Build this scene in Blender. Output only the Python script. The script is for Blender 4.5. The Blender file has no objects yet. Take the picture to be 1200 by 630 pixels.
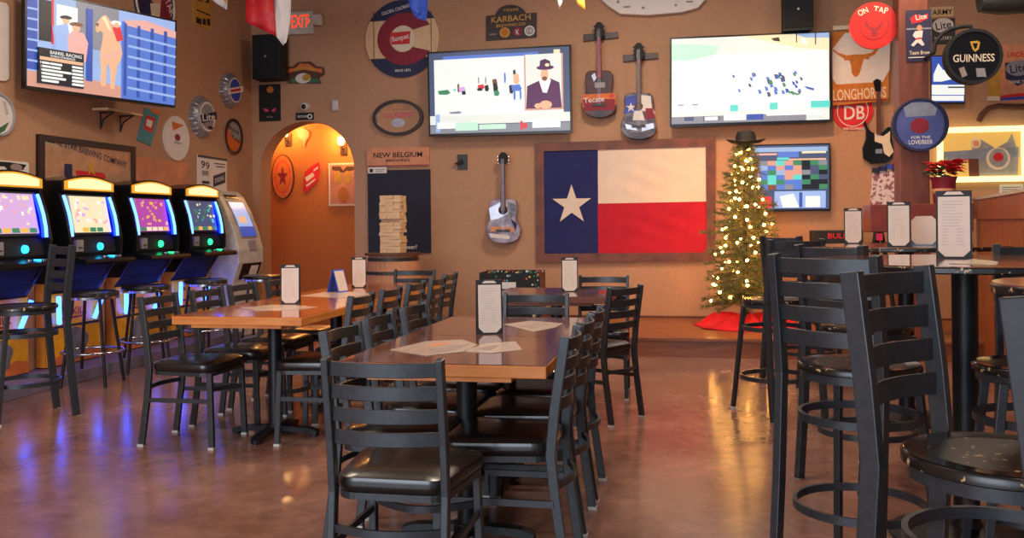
import bpy, bmesh, math, random
from mathutils import Vector, Matrix
random.seed(7)
sc = bpy.context.scene
COL = sc.collection
PI = math.pi

# ---------------------------------------------------------------- camera
FPX, EYE, PX, PY, ROLL, YAW = 1080.0, 1.26, 600.0, 262.0, 0.010, math.atan(0.196)
cam_d = bpy.data.cameras.new('camera'); cam = bpy.data.objects.new('camera', cam_d); COL.objects.link(cam)
cam_d.sensor_width = 36.0; cam_d.lens = FPX / 1200 * 36; cam_d.shift_y = -(315 - PY) / 1200; cam_d.clip_start = 0.05
cam.matrix_world = Matrix.Translation((0, 0, EYE)) @ Matrix.Rotation(YAW, 4, 'Z') @ Matrix.Rotation(PI / 2, 4, 'X') @ Matrix.Rotation(-ROLL, 4, 'Z')
sc.camera = cam

# ---------------------------------------------------------------- view, world, lights
vs = sc.view_settings
vs.view_transform = 'Standard'; vs.look = 'None'; vs.gamma = 1.0; vs.use_curve_mapping = False
vs.exposure = 0.0
world = bpy.data.worlds.new('world'); sc.world = world; world.use_nodes = True
bg = world.node_tree.nodes['Background']
bg.inputs['Color'].default_value = (0.72, 0.80, 1.0, 1); bg.inputs['Strength'].default_value = 0.5

def area(name, loc, size, energy, color, rot=(0, 0, 0), size_y=None):
    l = bpy.data.lights.new(name, 'AREA'); l.energy = energy; l.color = color; l.size = size
    if size_y: l.shape = 'RECTANGLE'; l.size_y = size_y
    o = bpy.data.objects.new(name, l); COL.objects.link(o); o.location = loc; o.rotation_euler = rot
    return o
def spot(name, loc, target, energy, color, deg=70, blend=0.8, r=0.08):
    l = bpy.data.lights.new(name, 'SPOT'); l.energy = energy; l.color = color; l.spot_size = math.radians(deg)
    l.spot_blend = blend; l.shadow_soft_size = r
    o = bpy.data.objects.new(name, l); COL.objects.link(o); o.location = loc
    o.rotation_euler = (Vector(target) - Vector(loc)).to_track_quat('-Z', 'Y').to_euler()
    return o
WARM = (1.0, 0.80, 0.62)
for lx, ly, e in ((-3.4, 5.6, 42), (-0.9, 4.6, 60), (-0.6, 8.0, 95), (2.2, 7.6, 50), (-3.0, 2.5, 50), (1.6, 3.2, 45)):
    area('ceiling_lamp_light', (lx, ly, 4.2), 0.7, e, WARM)
area('storefront_window_light', (-2.6, -3.6, 2.0), 5.5, 380, (0.80, 0.88, 1.0), (math.radians(84), 0, math.radians(-12)), 2.4)
spot('spot_tree', (0.9, 8.4, 4.1), (1.0, 10.6, 1.2), 210, (1.0, 0.48, 0.18), 75)
spot('spot_guitar', (2.0, 8.7, 4.1), (1.7, 10.6, 1.3), 190, (1.0, 0.46, 0.16), 70)
spot('spot_post', (0.9, 7.6, 4.1), (0.6, 9.6, 0.0), 120, (1.0, 0.52, 0.25), 60)

# ---------------------------------------------------------------- pixel of the photo -> point on a real plane
cY, sY = math.cos(YAW), math.sin(YAW)
def ray(x, y):
    u, v = x - PX, PY - y
    a, b = (u + ROLL * v) / FPX, (v - ROLL * u) / FPX
    return Vector((a * cY - sY, a * sY + cY, b))
def hz(x, y, z):
    r = ray(x, y); t = (z - EYE) / r.z
    return Vector((r.x * t, r.y * t, z))
def yp(x, y, Y):
    r = ray(x, y); t = Y / r.y
    return Vector((r.x * t, Y, EYE + r.z * t))
def xp(x, y, X):
    r = ray(x, y); t = X / r.x
    return Vector((X, r.y * t, EYE + r.z * t))

# ---------------------------------------------------------------- materials
def lin(c):
    return tuple(((v / 255) / 12.92 if v / 255 <= 0.04045 else ((v / 255 + 0.055) / 1.055) ** 2.4) for v in c)
MATS = {}
def mt(name, rgb=None, rough=0.6, metal=0.0, emit=0.0, vary=0.12, scale=14.0, bump=0.0, coat=0.0, two=None, stretch=None, thr=None):
    """principled material; colour varies with a procedural noise (vary) or mixes to a second colour (two)"""
    if name in MATS: return MATS[name]
    m = bpy.data.materials.new(name); m.use_nodes = True; MATS[name] = m
    nt = m.node_tree; b = nt.nodes['Principled BSDF']
    c = lin(rgb)
    b.inputs['Roughness'].default_value = rough; b.inputs['Metallic'].default_value = metal
    if coat: b.inputs['Coat Weight'].default_value = coat; b.inputs['Coat Roughness'].default_value = 0.08
    if emit:
        b.inputs['Base Color'].default_value = (*[v * 0.3 for v in c], 1)
        b.inputs['Emission Color'].default_value = (*c, 1); b.inputs['Emission Strength'].default_value = emit
        return m
    tc = nt.nodes.new('ShaderNodeTexCoord'); mp = nt.nodes.new('ShaderNodeMapping'); no = nt.nodes.new('ShaderNodeTexNoise')
    nt.links.new(tc.outputs['Object'], mp.inputs['Vector']); nt.links.new(mp.outputs['Vector'], no.inputs['Vector'])
    mp.inputs['Scale'].default_value = stretch or (1, 1, 1)
    no.inputs['Scale'].default_value = scale; no.inputs['Detail'].default_value = 5
    rp = nt.nodes.new('ShaderNodeValToRGB'); nt.links.new(no.outputs['Fac'], rp.inputs['Fac'])
    if two is None:
        a_ = tuple(v * (1 - vary) for v in c); b_ = tuple(min(1, v * (1 + vary)) for v in c)
    else: a_, b_ = c, lin(two)
    lo, hi = thr or (0.33, 0.67)
    rp.color_ramp.elements[0].position = lo; rp.color_ramp.elements[1].position = hi
    rp.color_ramp.elements[0].color = (*a_, 1); rp.color_ramp.elements[1].color = (*b_, 1)
    nt.links.new(rp.outputs['Color'], b.inputs['Base Color'])
    if bump:
        bp = nt.nodes.new('ShaderNodeBump'); bp.inputs['Strength'].default_value = bump; bp.inputs['Distance'].default_value = 0.01
        nt.links.new(no.outputs['Fac'], bp.inputs['Height']); nt.links.new(bp.outputs['Normal'], b.inputs['Normal'])
    return m
def floor_mat():
    m = mt('stained_concrete', (122, 86, 74), 0.3, two=(158, 118, 104), scale=1.6, thr=(0.3, 0.7))
    nt = m.node_tree; b = nt.nodes['Principled BSDF']
    base = b.inputs['Base Color'].links[0].from_socket
    tc = nt.nodes['Texture Coordinate']
    n2 = nt.nodes.new('ShaderNodeTexNoise'); n2.inputs['Scale'].default_value = 9; n2.inputs['Detail'].default_value = 8; n2.inputs['Roughness'].default_value = 0.7
    nt.links.new(tc.outputs['Object'], n2.inputs['Vector'])
    r2 = nt.nodes.new('ShaderNodeValToRGB'); r2.color_ramp.elements[0].position = 0.35; r2.color_ramp.elements[1].position = 0.75
    r2.color_ramp.elements[0].color = (0.72, 0.72, 0.72, 1); r2.color_ramp.elements[1].color = (1.2, 1.15, 1.1, 1)
    nt.links.new(n2.outputs['Fac'], r2.inputs['Fac'])
    mx = nt.nodes.new('ShaderNodeMix'); mx.data_type = 'RGBA'; mx.blend_type = 'MULTIPLY'; mx.inputs['Factor'].default_value = 1
    nt.links.new(base, mx.inputs[6]); nt.links.new(r2.outputs['Color'], mx.inputs[7]); nt.links.new(mx.outputs[2], b.inputs['Base Color'])
    rr = nt.nodes.new('ShaderNodeMapRange'); rr.inputs['To Min'].default_value = 0.12; rr.inputs['To Max'].default_value = 0.26
    nt.links.new(n2.outputs['Fac'], rr.inputs['Value']); nt.links.new(rr.outputs['Result'], b.inputs['Roughness'])
    bp = nt.nodes.new('ShaderNodeBump'); bp.inputs['Strength'].default_value = 0.05; bp.inputs['Distance'].default_value = 0.01
    n3 = nt.nodes.new('ShaderNodeTexNoise'); n3.inputs['Scale'].default_value = 5; nt.links.new(tc.outputs['Object'], n3.inputs['Vector'])
    nt.links.new(n3.outputs['Fac'], bp.inputs['Height']); nt.links.new(bp.outputs['Normal'], b.inputs['Normal'])
    return m
FLOOR = floor_mat()
WALL = mt('tan_plaster', (184, 140, 108), 0.8, vary=0.05, scale=30, bump=0.08)
mt('corridor_lit_orange', (196, 112, 48), 0.75, vary=0.05, scale=20, bump=0.05)  # orange of the sconce light put into the tan wall colour
mt('ceiling_paint', (120, 92, 74), 0.9)
mt('stage_wood', (118, 66, 40), 0.35, two=(150, 86, 52), stretch=(1, 8, 8), scale=3)
mt('black_metal', (54, 57, 61), 0.38, 0.25, vary=0.15, scale=40)
mt('dark_metal', (30, 31, 34), 0.4, 0.4)
mt('black_vinyl', (26, 25, 25), 0.30, vary=0.15, scale=8, bump=0.15, coat=0.25)
mt('glide_white', (200, 196, 188), 0.6)
mt('chrome', (190, 192, 200), 0.18, 0.95)
mt('worn_seat', (22, 21, 22), 0.14, two=(120, 96, 64), scale=7, thr=(0.78, 0.82), coat=0.5)
mt('worn_edge', (26, 23, 22), 0.3, two=(205, 165, 110), scale=44, thr=(0.62, 0.65))
mt('table_top_wood', (96, 58, 52), 0.12, two=(138, 88, 70), scale=3.5, stretch=(5, 1, 1), thr=(0.3, 0.7), coat=0.6)
mt('table_edge_wood', (206, 118, 46), 0.4, two=(228, 146, 70), scale=5, stretch=(1, 1, 6))
mt('amber_table_wood', (178, 92, 42), 0.14, two=(200, 112, 56), scale=3.5, stretch=(5, 1, 1), coat=0.6)
mt('high_table_wood', (120, 62, 42), 0.1, two=(160, 96, 56), scale=4, coat=0.8)
mt('frame_wood', (92, 46, 26), 0.5, two=(124, 64, 36), scale=8)
mt('dark_frame', (48, 28, 24), 0.4)
mt('pillar_wood', (104, 54, 42), 0.5, two=(124, 66, 50), scale=3, stretch=(6, 6, 1))
mt('panel_wood', (140, 68, 34), 0.35, two=(176, 92, 44), scale=4, stretch=(8, 8, 1))
mt('ledge_wood', (112, 46, 38), 0.35, two=(134, 58, 44), scale=5)
mt('light_trim', (200, 180, 160), 0.5)
mt('gloss_black', (16, 17, 20), 0.25)
mt('menu_black', (24, 24, 27), 0.6)
mt('dull_paper', (188, 166, 150), 0.25, vary=0.12, scale=30)
mt('faint_print', (196, 176, 164), 0.7)
mt('blue_glass', (88, 98, 160), 0.12, two=(70, 80, 140), scale=5)
mt('mirror_reflection_tan', (206, 160, 126), 0.08, 0.35)  # tan of the mirrored room put into the glass colour
mt('stick_amber', (224, 140, 40), 0.5)
mt('matte_black', (20, 20, 23), 0.7)
mt('speaker_cloth', (18, 26, 32), 0.85, vary=0.3, scale=120)
mt('white_plastic', (205, 198, 190), 0.45)
mt('grey_plastic', (150, 146, 148), 0.45)
mt('cream', (224, 206, 180), 0.6, vary=0.04)
mt('white', (225, 218, 212), 0.6, vary=0.04)
mt('paper', (224, 204, 188), 0.6, vary=0.03)
mt('print_grey', (150, 132, 126), 0.7)
mt('navy', (32, 34, 72), 0.6)
mt('flag_navy', (30, 34, 92), 0.85, vary=0.1, scale=6, bump=0.1)
mt('flag_white', (226, 206, 186), 0.85, vary=0.03, scale=6, bump=0.1)
mt('flag_red', (188, 16, 42), 0.85, vary=0.06, scale=6, bump=0.1)
mt('red', (200, 28, 34), 0.5)
mt('bright_red', (208, 26, 22), 0.45)
mt('maroon', (134, 22, 44), 0.6)
mt('burnt_orange', (196, 116, 34), 0.7)
mt('orange', (214, 110, 50), 0.6)
mt('gold', (196, 146, 54), 0.5)
mt('yellow', (232, 172, 44), 0.5)
mt('amber_print', (246, 168, 26), 0.45)
mt('pale_wood', (214, 178, 132), 0.6, two=(226, 192, 148), scale=5, stretch=(6, 1, 1))
mt('block_wood', (212, 172, 128), 0.65, two=(230, 196, 156), scale=9, stretch=(1, 1, 4))
mt('barrel_wood', (170, 112, 76), 0.6, two=(196, 136, 98), scale=7, stretch=(6, 6, 1))
mt('hoop_iron', (66, 64, 64), 0.5, 0.5)
mt('teal', (70, 140, 150), 0.6)
mt('blue', (50, 70, 170), 0.5)
mt('cloth_blue', (60, 92, 200), 0.8)
mt('green', (60, 110, 70), 0.6)
mt('pink', (220, 60, 110), 0.6)
mt('silver', (176, 180, 190), 0.3, 0.7)
mt('mirror', (208, 200, 190), 0.03, 1.0, vary=0.0)
mt('copper_print', (206, 132, 98), 0.6, vary=0.2, scale=5)
mt('needle_green', (98, 100, 58), 0.7, vary=0.4, scale=9)
mt('bark', (70, 54, 40), 0.9)
mt('red_felt', (214, 18, 34), 0.9, bump=0.3, scale=10)
mt('grey_slab', (104, 96, 118), 0.4, vary=0.1)
mt('sketch_grey', (120, 116, 120), 0.6, vary=0.5, scale=9)
mt('chalkboard', (30, 32, 48), 0.75, vary=0.15, scale=5)
mt('rust_light', (210, 140, 100), 0.6)
mt('skin', (208, 150, 120), 0.6)
mt('brown', (92, 52, 36), 0.6)
mt('patterned_cloth', (222, 206, 204), 0.8, two=(150, 96, 110), scale=22, thr=(0.52, 0.56))
# things that give off light
mt('bulb_glow', (255, 176, 84), emit=75)
mt('sconce_glow', (255, 190, 90), emit=26)
mt('strip_halo_blue', (4, 30, 255), emit=9)  # blue bloom of the light strips, put on a backing as emission
mt('led_white', (110, 172, 255), emit=2.6)
mt('led_tube', (40, 84, 255), emit=15)
mt('led_green', (40, 235, 130), emit=3)
mt('led_cyan', (40, 190, 255), emit=3)
mt('marquee_glow', (255, 236, 176), emit=1.05)
mt('marquee_amber', (250, 168, 36), emit=0.85)
mt('exit_glow', (255, 66, 26), emit=1.3)
mt('edge_led', (250, 236, 150), emit=2.2)
mt('case_glow', (232, 178, 90), emit=0.75)
def scr(name, rgb, e=1.0): return mt('screen_' + name, rgb, 0.3, emit=e)
scr('white', (232, 236, 232), 1.0); scr('snow', (226, 230, 222), 0.95); scr('sky', (150, 180, 220), 0.9); scr('blue', (84, 118, 200)); scr('deep_blue', (52, 80, 165))
scr('pale_blue', (150, 176, 225)); scr('pink', (224, 168, 160)); scr('sand', (205, 150, 132)); scr('tan', (226, 176, 140)); scr('purple', (84, 34, 80)); scr('black', (22, 24, 34))
scr('red', (214, 50, 60)); scr('teal', (90, 205, 195)); scr('green', (60, 130, 90)); scr('lilac', (206, 166, 214)); scr('cream', (236, 220, 180)); scr('gold', (230, 180, 70)); scr('grey', (130, 132, 142)); scr('slate', (70, 80, 110)); scr('magenta', (172, 70, 160)); scr('mint', (190, 228, 205)); scr('brown', (120, 72, 50))

# ---------------------------------------------------------------- mesh helpers
def new(): return bmesh.new()
def box(bm, lo, hi, M=None):
    r = bmesh.ops.create_cube(bm, size=1)['verts']
    for v in r:
        v.co = Vector(((lo[i] + hi[i]) / 2 + v.co[i] * (hi[i] - lo[i]) for i in range(3)))
        if M: v.co = M @ v.co
    return r
def sweep(bm, pts, prof, ref=(0, 0, 1), closed=False, taper=None):
    """prof: list of (side, up) points; swept along pts"""
    pts = [Vector(p) for p in pts]; n = len(pts); rings = []
    ref = Vector(ref)
    for i, p in enumerate(pts):
        a = pts[(i - 1) % n] if (closed or i > 0) else p
        b = pts[(i + 1) % n] if (closed or i < n - 1) else p
        t = (b - a).normalized(); s = t.cross(ref)
        if s.length < 1e-4: s = t.cross(Vector((1, 0, 0)))
        s.normalize(); u = s.cross(t)
        k = taper[i] if taper else 1
        rings.append([bm.verts.new(p + s * q[0] * k + u * q[1] * k) for q in prof])
    m = len(prof)
    for i in range(n if closed else n - 1):
        A, B = rings[i], rings[(i + 1) % n]
        for j in range(m): bm.faces.new((A[j], A[(j + 1) % m], B[(j + 1) % m], B[j]))
    if not closed: bm.faces.new(rings[0][::-1]); bm.faces.new(rings[-1])
def rectp(w, h): return [(-w / 2, -h / 2), (w / 2, -h / 2), (w / 2, h / 2), (-w / 2, h / 2)]
def circp(r, n=10): return [(r * math.cos(2 * PI * i / n), r * math.sin(2 * PI * i / n)) for i in range(n)]
def tube(bm, pts, r, n=10, closed=False, ref=(0, 0, 1), taper=None): sweep(bm, pts, circp(r, n), ref, closed, taper)
def cyl(bm, c, r, z0, z1, n=24, r2=None): lathe(bm, c, [(r, z0), (r2 if r2 is not None else r, z1)], n)
def lathe(bm, c, prof, n=24, axis='Z'):
    rings = []
    for r, z in prof:
        ring = []
        for i in range(n):
            a = 2 * PI * i / n
            if axis == 'Z': p = (c[0] + r * math.cos(a), c[1] + r * math.sin(a), c[2] + z)
            else: p = (c[0] + r * math.cos(a), c[1] - z, c[2] + r * math.sin(a))
            ring.append(bm.verts.new(p))
        rings.append(ring)
    for A, B in zip(rings, rings[1:]):
        for j in range(n): bm.faces.new((A[j], A[(j + 1) % n], B[(j + 1) % n], B[j]))
    bm.faces.new(rings[0][::-1]); bm.faces.new(rings[-1])
def prism(bm, pts, y0, y1):
    """pts (x,z) extruded from y0 to y1"""
    A = [bm.verts.new((p[0], y0, p[1])) for p in pts]; B = [bm.verts.new((p[0], y1, p[1])) for p in pts]
    n = len(pts); fs = [bm.faces.new(A), bm.faces.new(B[::-1])]
    for i in range(n): fs.append(bm.faces.new((A[i], B[i], B[(i + 1) % n], A[(i + 1) % n])))
    return fs
def prismx(bm, pts, x0, x1):
    A = [bm.verts.new((x0, p[0], p[1])) for p in pts]; B = [bm.verts.new((x1, p[0], p[1])) for p in pts]
    n = len(pts); bm.faces.new(A); bm.faces.new(B[::-1])
    for i in range(n): bm.faces.new((A[i], B[i], B[(i + 1) % n], A[(i + 1) % n]))
def obj(name, bm, mats, parent=None, smooth=False, bevel=0.0, loc=None, recalc=True):
    if recalc: bmesh.ops.recalc_face_normals(bm, faces=bm.faces)
    me = bpy.data.meshes.new(name); bm.to_mesh(me); bm.free()
    for m in (mats if isinstance(mats, (list, tuple)) else [mats]): me.materials.append(MATS[m] if isinstance(m, str) else m)
    if smooth:
        for p in me.polygons: p.use_smooth = True
        me.set_sharp_from_angle(angle=math.radians(40))
    o = bpy.data.objects.new(name, me); COL.objects.link(o)
    if parent: o.parent = parent
    if loc is not None: o.location = loc
    if bevel:
        b = o.modifiers.new('bevel', 'BEVEL'); b.width = bevel; b.segments = 2; b.limit_method = 'ANGLE'
    return o
def tag(o, label, cat, group=None, kind=None):
    o['label'] = label; o['category'] = cat
    if group: o['group'] = group
    if kind: o['kind'] = kind
    return o
def thing(name, label, cat, loc=(0, 0, 0), rot=0.0, group=None):
    o = bpy.data.objects.new(name, None); COL.objects.link(o); o.empty_display_size = 0.1
    o.location = loc; o.rotation_euler = (0, 0, rot)
    return tag(o, label, cat, group)
def struct(name, bm, m, **k):
    o = obj(name, bm, m, **k); o['kind'] = 'structure'; return o
def copy_tree(o, parent=None):
    c = o.copy(); COL.objects.link(c)
    if parent: c.parent = parent
    for ch in list(o.children): copy_tree(ch, c)
    return c

# ---------------------------------------------------------------- text as flat mesh
_TX = {}
def text_mesh(s):
    if s in _TX: return _TX[s]
    cu = bpy.data.curves.new('t', 'FONT'); cu.body = s; cu.offset = 0.012; cu.resolution_u = 3
    o = bpy.data.objects.new('t', cu); COL.objects.link(o)
    dg = bpy.context.evaluated_depsgraph_get()
    me = bpy.data.meshes.new_from_object(o.evaluated_get(dg))
    V = [(v.co.x, v.co.y) for v in me.vertices]; Fc = [tuple(p.vertices) for p in me.polygons]
    bpy.data.objects.remove(o); bpy.data.curves.remove(cu); bpy.data.meshes.remove(me)
    x0, x1 = min(v[0] for v in V), max(v[0] for v in V); y0, y1 = min(v[1] for v in V), max(v[1] for v in V)
    V = [((v[0] - x0) / (x1 - x0) - 0.5, (v[1] - y0) / (y1 - y0) - 0.5) for v in V]
    _TX[s] = (V, Fc); return _TX[s]

# ---------------------------------------------------------------- flat things on a plane (walls, screens)
class Plane:
    def __init__(s, O, yaw):
        s.O = Vector(O); s.yaw = yaw; s.ux = Vector((math.cos(yaw), math.sin(yaw), 0)); s.n = Vector((math.sin(yaw), -math.cos(yaw), 0))
    def hit(s, x, y, off=0.0):
        r = ray(x, y); C = Vector((0, 0, EYE)); t = (s.O + s.n * off - C).dot(s.n) / r.dot(s.n)
        return C + r * t
class Sign:
    """a thing on a plane; shapes are given in photo coordinates and turned into metres on that plane"""
    def __init__(s, name, label, cat, plane, cx, cy, off=0.0, group=None):
        s.pl = plane; s.off = off; s.c = plane.hit(cx, cy, off); s.d = 0.0
        s.root = thing(name, label, cat, s.c, plane.yaw, group)
    def p(s, x, y):
        q = s.pl.hit(x, y, s.off) - s.c
        return (q.dot(s.pl.ux), q.z)
    def R(s, x0, y0, x1, y1):
        xm, ym = (x0 + x1) / 2, (y0 + y1) / 2
        l, r, t, b = s.p(x0, ym)[0], s.p(x1, ym)[0], s.p(xm, y0)[1], s.p(xm, y1)[1]
        return [(l, b), (r, b), (r, t), (l, t)]
    def P(s, pts): return [s.p(*q) for q in pts]
    def E(s, cx, cy, rx, ry, n=40, a0=0, a1=360, circle=False):
        c = s.p(cx, cy); h = (s.p(cx, cy - ry)[1] - s.p(cx, cy + ry)[1]) / 2
        w = h if circle else (s.p(cx + rx, cy)[0] - s.p(cx - rx, cy)[0]) / 2
        full = (a1 - a0) >= 360
        return [(c[0] + w * math.cos(math.radians(a0 + (a1 - a0) * i / (n if full else n - 1))), c[1] + h * math.sin(math.radians(a0 + (a1 - a0) * i / (n if full else n - 1)))) for i in range(n)]
    def star(s, cx, cy, r, k=0.382, rot=90):
        c = s.p(cx, cy); R_ = s.p(cx, cy - r)[1] - c[1]
        return [(c[0] + (R_ if i % 2 == 0 else R_ * k) * math.cos(math.radians(rot + 36 * i)), c[1] + (R_ if i % 2 == 0 else R_ * k) * math.sin(math.radians(rot + 36 * i))) for i in range(10)]
    def T(s, txt, cx, cy, w, h, rot=0.0, circle_w=None):
        c = s.p(cx, cy); H = s.p(cx, cy - h / 2)[1] - s.p(cx, cy + h / 2)[1]
        W = circle_w * H if circle_w else (s.p(cx + w / 2, cy)[0] - s.p(cx - w / 2, cy)[0])
        V, Fc = text_mesh(txt); a = math.radians(rot); ca, sa = math.cos(a), math.sin(a)
        return ('T', [(c[0] + v[0] * W * ca - v[1] * H * sa, c[1] + v[0] * W * sa + v[1] * H * ca) for v in V], Fc)
    def base(s, name, shape, mat, t, bevel=0.0, y0=0.0, smooth=False):
        bm = new(); prism(bm, shape, -s.d - t, -s.d - y0)
        s.d += t; return obj(name, bm, mat, s.root, bevel=bevel, smooth=smooth)
    def ring(s, name, outer, inner, mat, t, d0=None):
        bm = new(); d0 = s.d if d0 is None else d0; n = len(outer)
        for y in (-d0 - t, -d0):
            pass
        A = [[bm.verts.new((q[0], y, q[1])) for q in pts] for y in (-d0 - t, -d0) for pts in (outer, inner)]
        of, inf, ob, ib = A[0], A[1], A[2], A[3]
        for i in range(n):
            j = (i + 1) % n
            bm.faces.new((of[i], of[j], inf[j], inf[i])); bm.faces.new((of[i], ob[i], ob[j], of[j])); bm.faces.new((inf[i], inf[j], ib[j], ib[i])); bm.faces.new((ob[i], ib[i], ib[j], ob[j]))
        return obj(name, bm, mat, s.root)
    def pic(s, name, items, parent=None, step=0.0008, d=None):
        """one mesh of layered flat shapes: items (material, shape)"""
        bm = new(); names = []; d0 = s.d if d is None else d
        for k, (m, sh) in enumerate(items):
            if m not in names: names.append(m)
            mi = names.index(m); y = -(d0 + step * (k + 1)); top = -(d0 - 0.001)
            if isinstance(sh, tuple) and sh[0] == 'T':
                vs_ = [bm.verts.new((q[0], y, q[1])) for q in sh[1]]
                for f in sh[2]:
                    try: F_ = bm.faces.new([vs_[i] for i in f]); F_.material_index = mi
                    except ValueError: pass
            else:
                for F_ in prism(bm, sh, y, top): F_.material_index = mi
        if d is None: s.d = d0 + step * (len(items) + 1)
        return obj(name, bm, names, parent or s.root, recalc=True)

WY, WX = 10.58, -5.34
BACK = Plane((0, WY, 0), 0.0)
LEFT = Plane((WX, 0, 0), PI / 2)

# ================================================================ THE ROOM
CEIL = 4.4
bm = new(); box(bm, (-5.9, -5.0, -0.1), (7.5, 14.0, 0.0)); struct('floor', bm, FLOOR)
bm = new(); box(bm, (-5.9, -5.0, CEIL), (7.5, 14.0, CEIL + 0.15)); struct('ceiling', bm, 'ceiling_paint')
bm = new(); box(bm, (WX - 0.2, -5.0, 0.0), (WX, WY, CEIL)); struct('wall_left', bm, WALL)
bm = new(); box(bm, (6.8, -5.0, 0.0), (7.0, WY, CEIL)); struct('wall_right', bm, WALL)
aL, aR, aT = yp(305, 200, WY), yp(415, 200, WY), yp(358, 142, WY)
acx, ar, asp = (aL.x + aR.x) / 2, (aR.x - aL.x) / 2, aL.z
arch = [(acx + ar * math.cos(PI * i / 28), asp + (aT.z - asp) * math.sin(PI * i / 28)) for i in range(29)]   # right to left
outline = [(WX - 0.2, 0), (aL.x, 0)] + arch[::-1] + [(aR.x, 0), (7.0, 0), (7.0, CEIL), (WX - 0.2, CEIL)]
bm = new(); prism(bm, outline, WY, WY + 0.28); struct('wall_back', bm, WALL)
# corridor behind the arch
bm = new()
box(bm, (aL.x - 1.1, 12.3, 0), (aR.x + 1.2, 12.45, 3.2)); box(bm, (aL.x - 1.25, WY + 0.28, 0), (aL.x - 1.1, 12.3, 3.2)); box(bm, (aR.x + 1.2, WY + 0.28, 0), (aR.x + 1.35, 12.3, 3.2))
struct('wall_corridor', bm, 'corridor_lit_orange')
bm = new(); box(bm, (aL.x - 1.25, WY + 0.28, 3.2), (aR.x + 1.35, 12.45, 3.3)); struct('ceiling_corridor', bm, 'ceiling_paint')
CORR = Plane((0, 12.3, 0), 0.0)
# the low stage below the flag
bm = new(); box(bm, (-2.0, 8.72, 0.0), (6.8, WY, 0.155)); box(bm, (-2.0, 8.70, 0.155), (6.8, WY, 0.18)); struct('floor_stage', bm, 'stage_wood')
bm = new(); box(bm, (-2.0, WY - 0.015, 0.18), (6.8, WY, 0.20)); struct('baseboard_back', bm, 'brown')
# timber post and half walls on the right
p0, p1 = yp(1055, 240, 8.9), yp(1090, 240, 8.9)
bm = new(); box(bm, (p0.x, 8.9, 0.18), (p1.x, 9.15, CEIL)); struct('trim_1', bm, 'pillar_wood', bevel=0.008)
bm = new(); box(bm, (1.58, 8.82, 1.15), (2.45, 9.2, 1.40)); struct('trim_2', bm, 'ledge_wood', bevel=0.006)
def halfwall():
    a, b = Vector((2.58, 9.2)), Vector((1.98, 5.6)); d = (b - a).normalized(); n = Vector((-d.y, d.x))
    if n.x < 0: n = -n
    def slab(bm, off0, off1, z0, z1):
        q = [a + n * off0, b + n * off0, b + n * off1, a + n * off1]
        A = [bm.verts.new((v.x, v.y, z0)) for v in q]; B = [bm.verts.new((v.x, v.y, z1)) for v in q]
        bm.faces.new(A); bm.faces.new(B)
        for i in range(4): bm.faces.new((A[i], A[(i + 1) % 4], B[(i + 1) % 4], B[i]))
    bm = new(); slab(bm, 0, 0.14, 0, 1.26)
    L = (b - a).length; k = 0.06
    while k < L - 0.05:   # vertical boards
        q = a + d * k; e = q + d * 0.125
        v = [q - n * 0.008, e - n * 0.008, e + n * 0.01, q + n * 0.01]
        A = [bm.verts.new((w.x, w.y, 0.05)) for w in v]; B = [bm.verts.new((w.x, w.y, 1.255)) for w in v]
        bm.faces.new(A); bm.faces.new(B)
        for i in range(4): bm.faces.new((A[i], A[(i + 1) % 4], B[(i + 1) % 4], B[i]))
        k += 0.135
    struct('wall_divider', bm, 'panel_wood')
    bm = new(); slab(bm, -0.03, 0.16, 1.26, 1.43); struct('trim_3', bm, 'panel_wood')
    bm = new(); slab(bm, -0.045, 0.175, 1.43, 1.452); struct('trim_4', bm, 'light_trim')
halfwall()

# ================================================================ DINING CHAIR
TOPZ, TOPY = 0.86, -0.245
def bow(x, y, depth, n=9):
    return [(-x + 2 * x * i / (n - 1), y - depth * math.sin(PI * i / (n - 1)), 0) for i in range(n)]
def ladder(root, post_path, zs, xw, slat_h, bowd, mat='black_metal', pw=0.023, pd=0.036):
    for s in (-1, 1):
        bm = new(); sweep(bm, [(s * (xw - 0.0), y, z) for y, z in post_path], rectp(pw, pd), ref=(0, 1, 0))
        x = s * xw; y, z = post_path[-1]
        o = obj('back_post', bm, mat, root, bevel=0.003)
        bm = new(); y, z = post_path[0]; box(bm, (x - 0.014, y - 0.019, 0), (x + 0.014, y + 0.019, 0.014)); obj('foot_glide', bm, 'glide_white', o)
    def yat(z):
        for (y0, z0), (y1, z1) in zip(post_path, post_path[1:]):
            if z0 <= z <= z1: return y0 + (y1 - y0) * (z - z0) / (z1 - z0)
    for z in zs:
        y = yat(z); lean = (yat(min(z + .02, post_path[-1][1])) - yat(z - .02)) / 0.04
        pts = [(p[0], p[1], z) for p in bow(xw - 0.010, y, bowd)]
        bm = new(); sweep(bm, pts, rectp(0.009, slat_h)); obj('slat', bm, mat, root, smooth=True, bevel=0.002)
def rounded(w1, w2, y0, y1, r=0.07, n=6):
    """rounded trapezoid outline: back half-width w1 at y0, front half-width w2 at y1"""
    cs = [((w2 - r, y1 - r), 0), ((-w2 + r, y1 - r), 90), ((-w1 + r, y0 + r), 180), ((w1 - r, y0 + r), 270)]
    return [(c[0] + r * math.cos(math.radians(a + 90 * i / n)), c[1] + r * math.sin(math.radians(a + 90 * i / n))) for c, a in cs for i in range(n + 1)]
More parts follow.
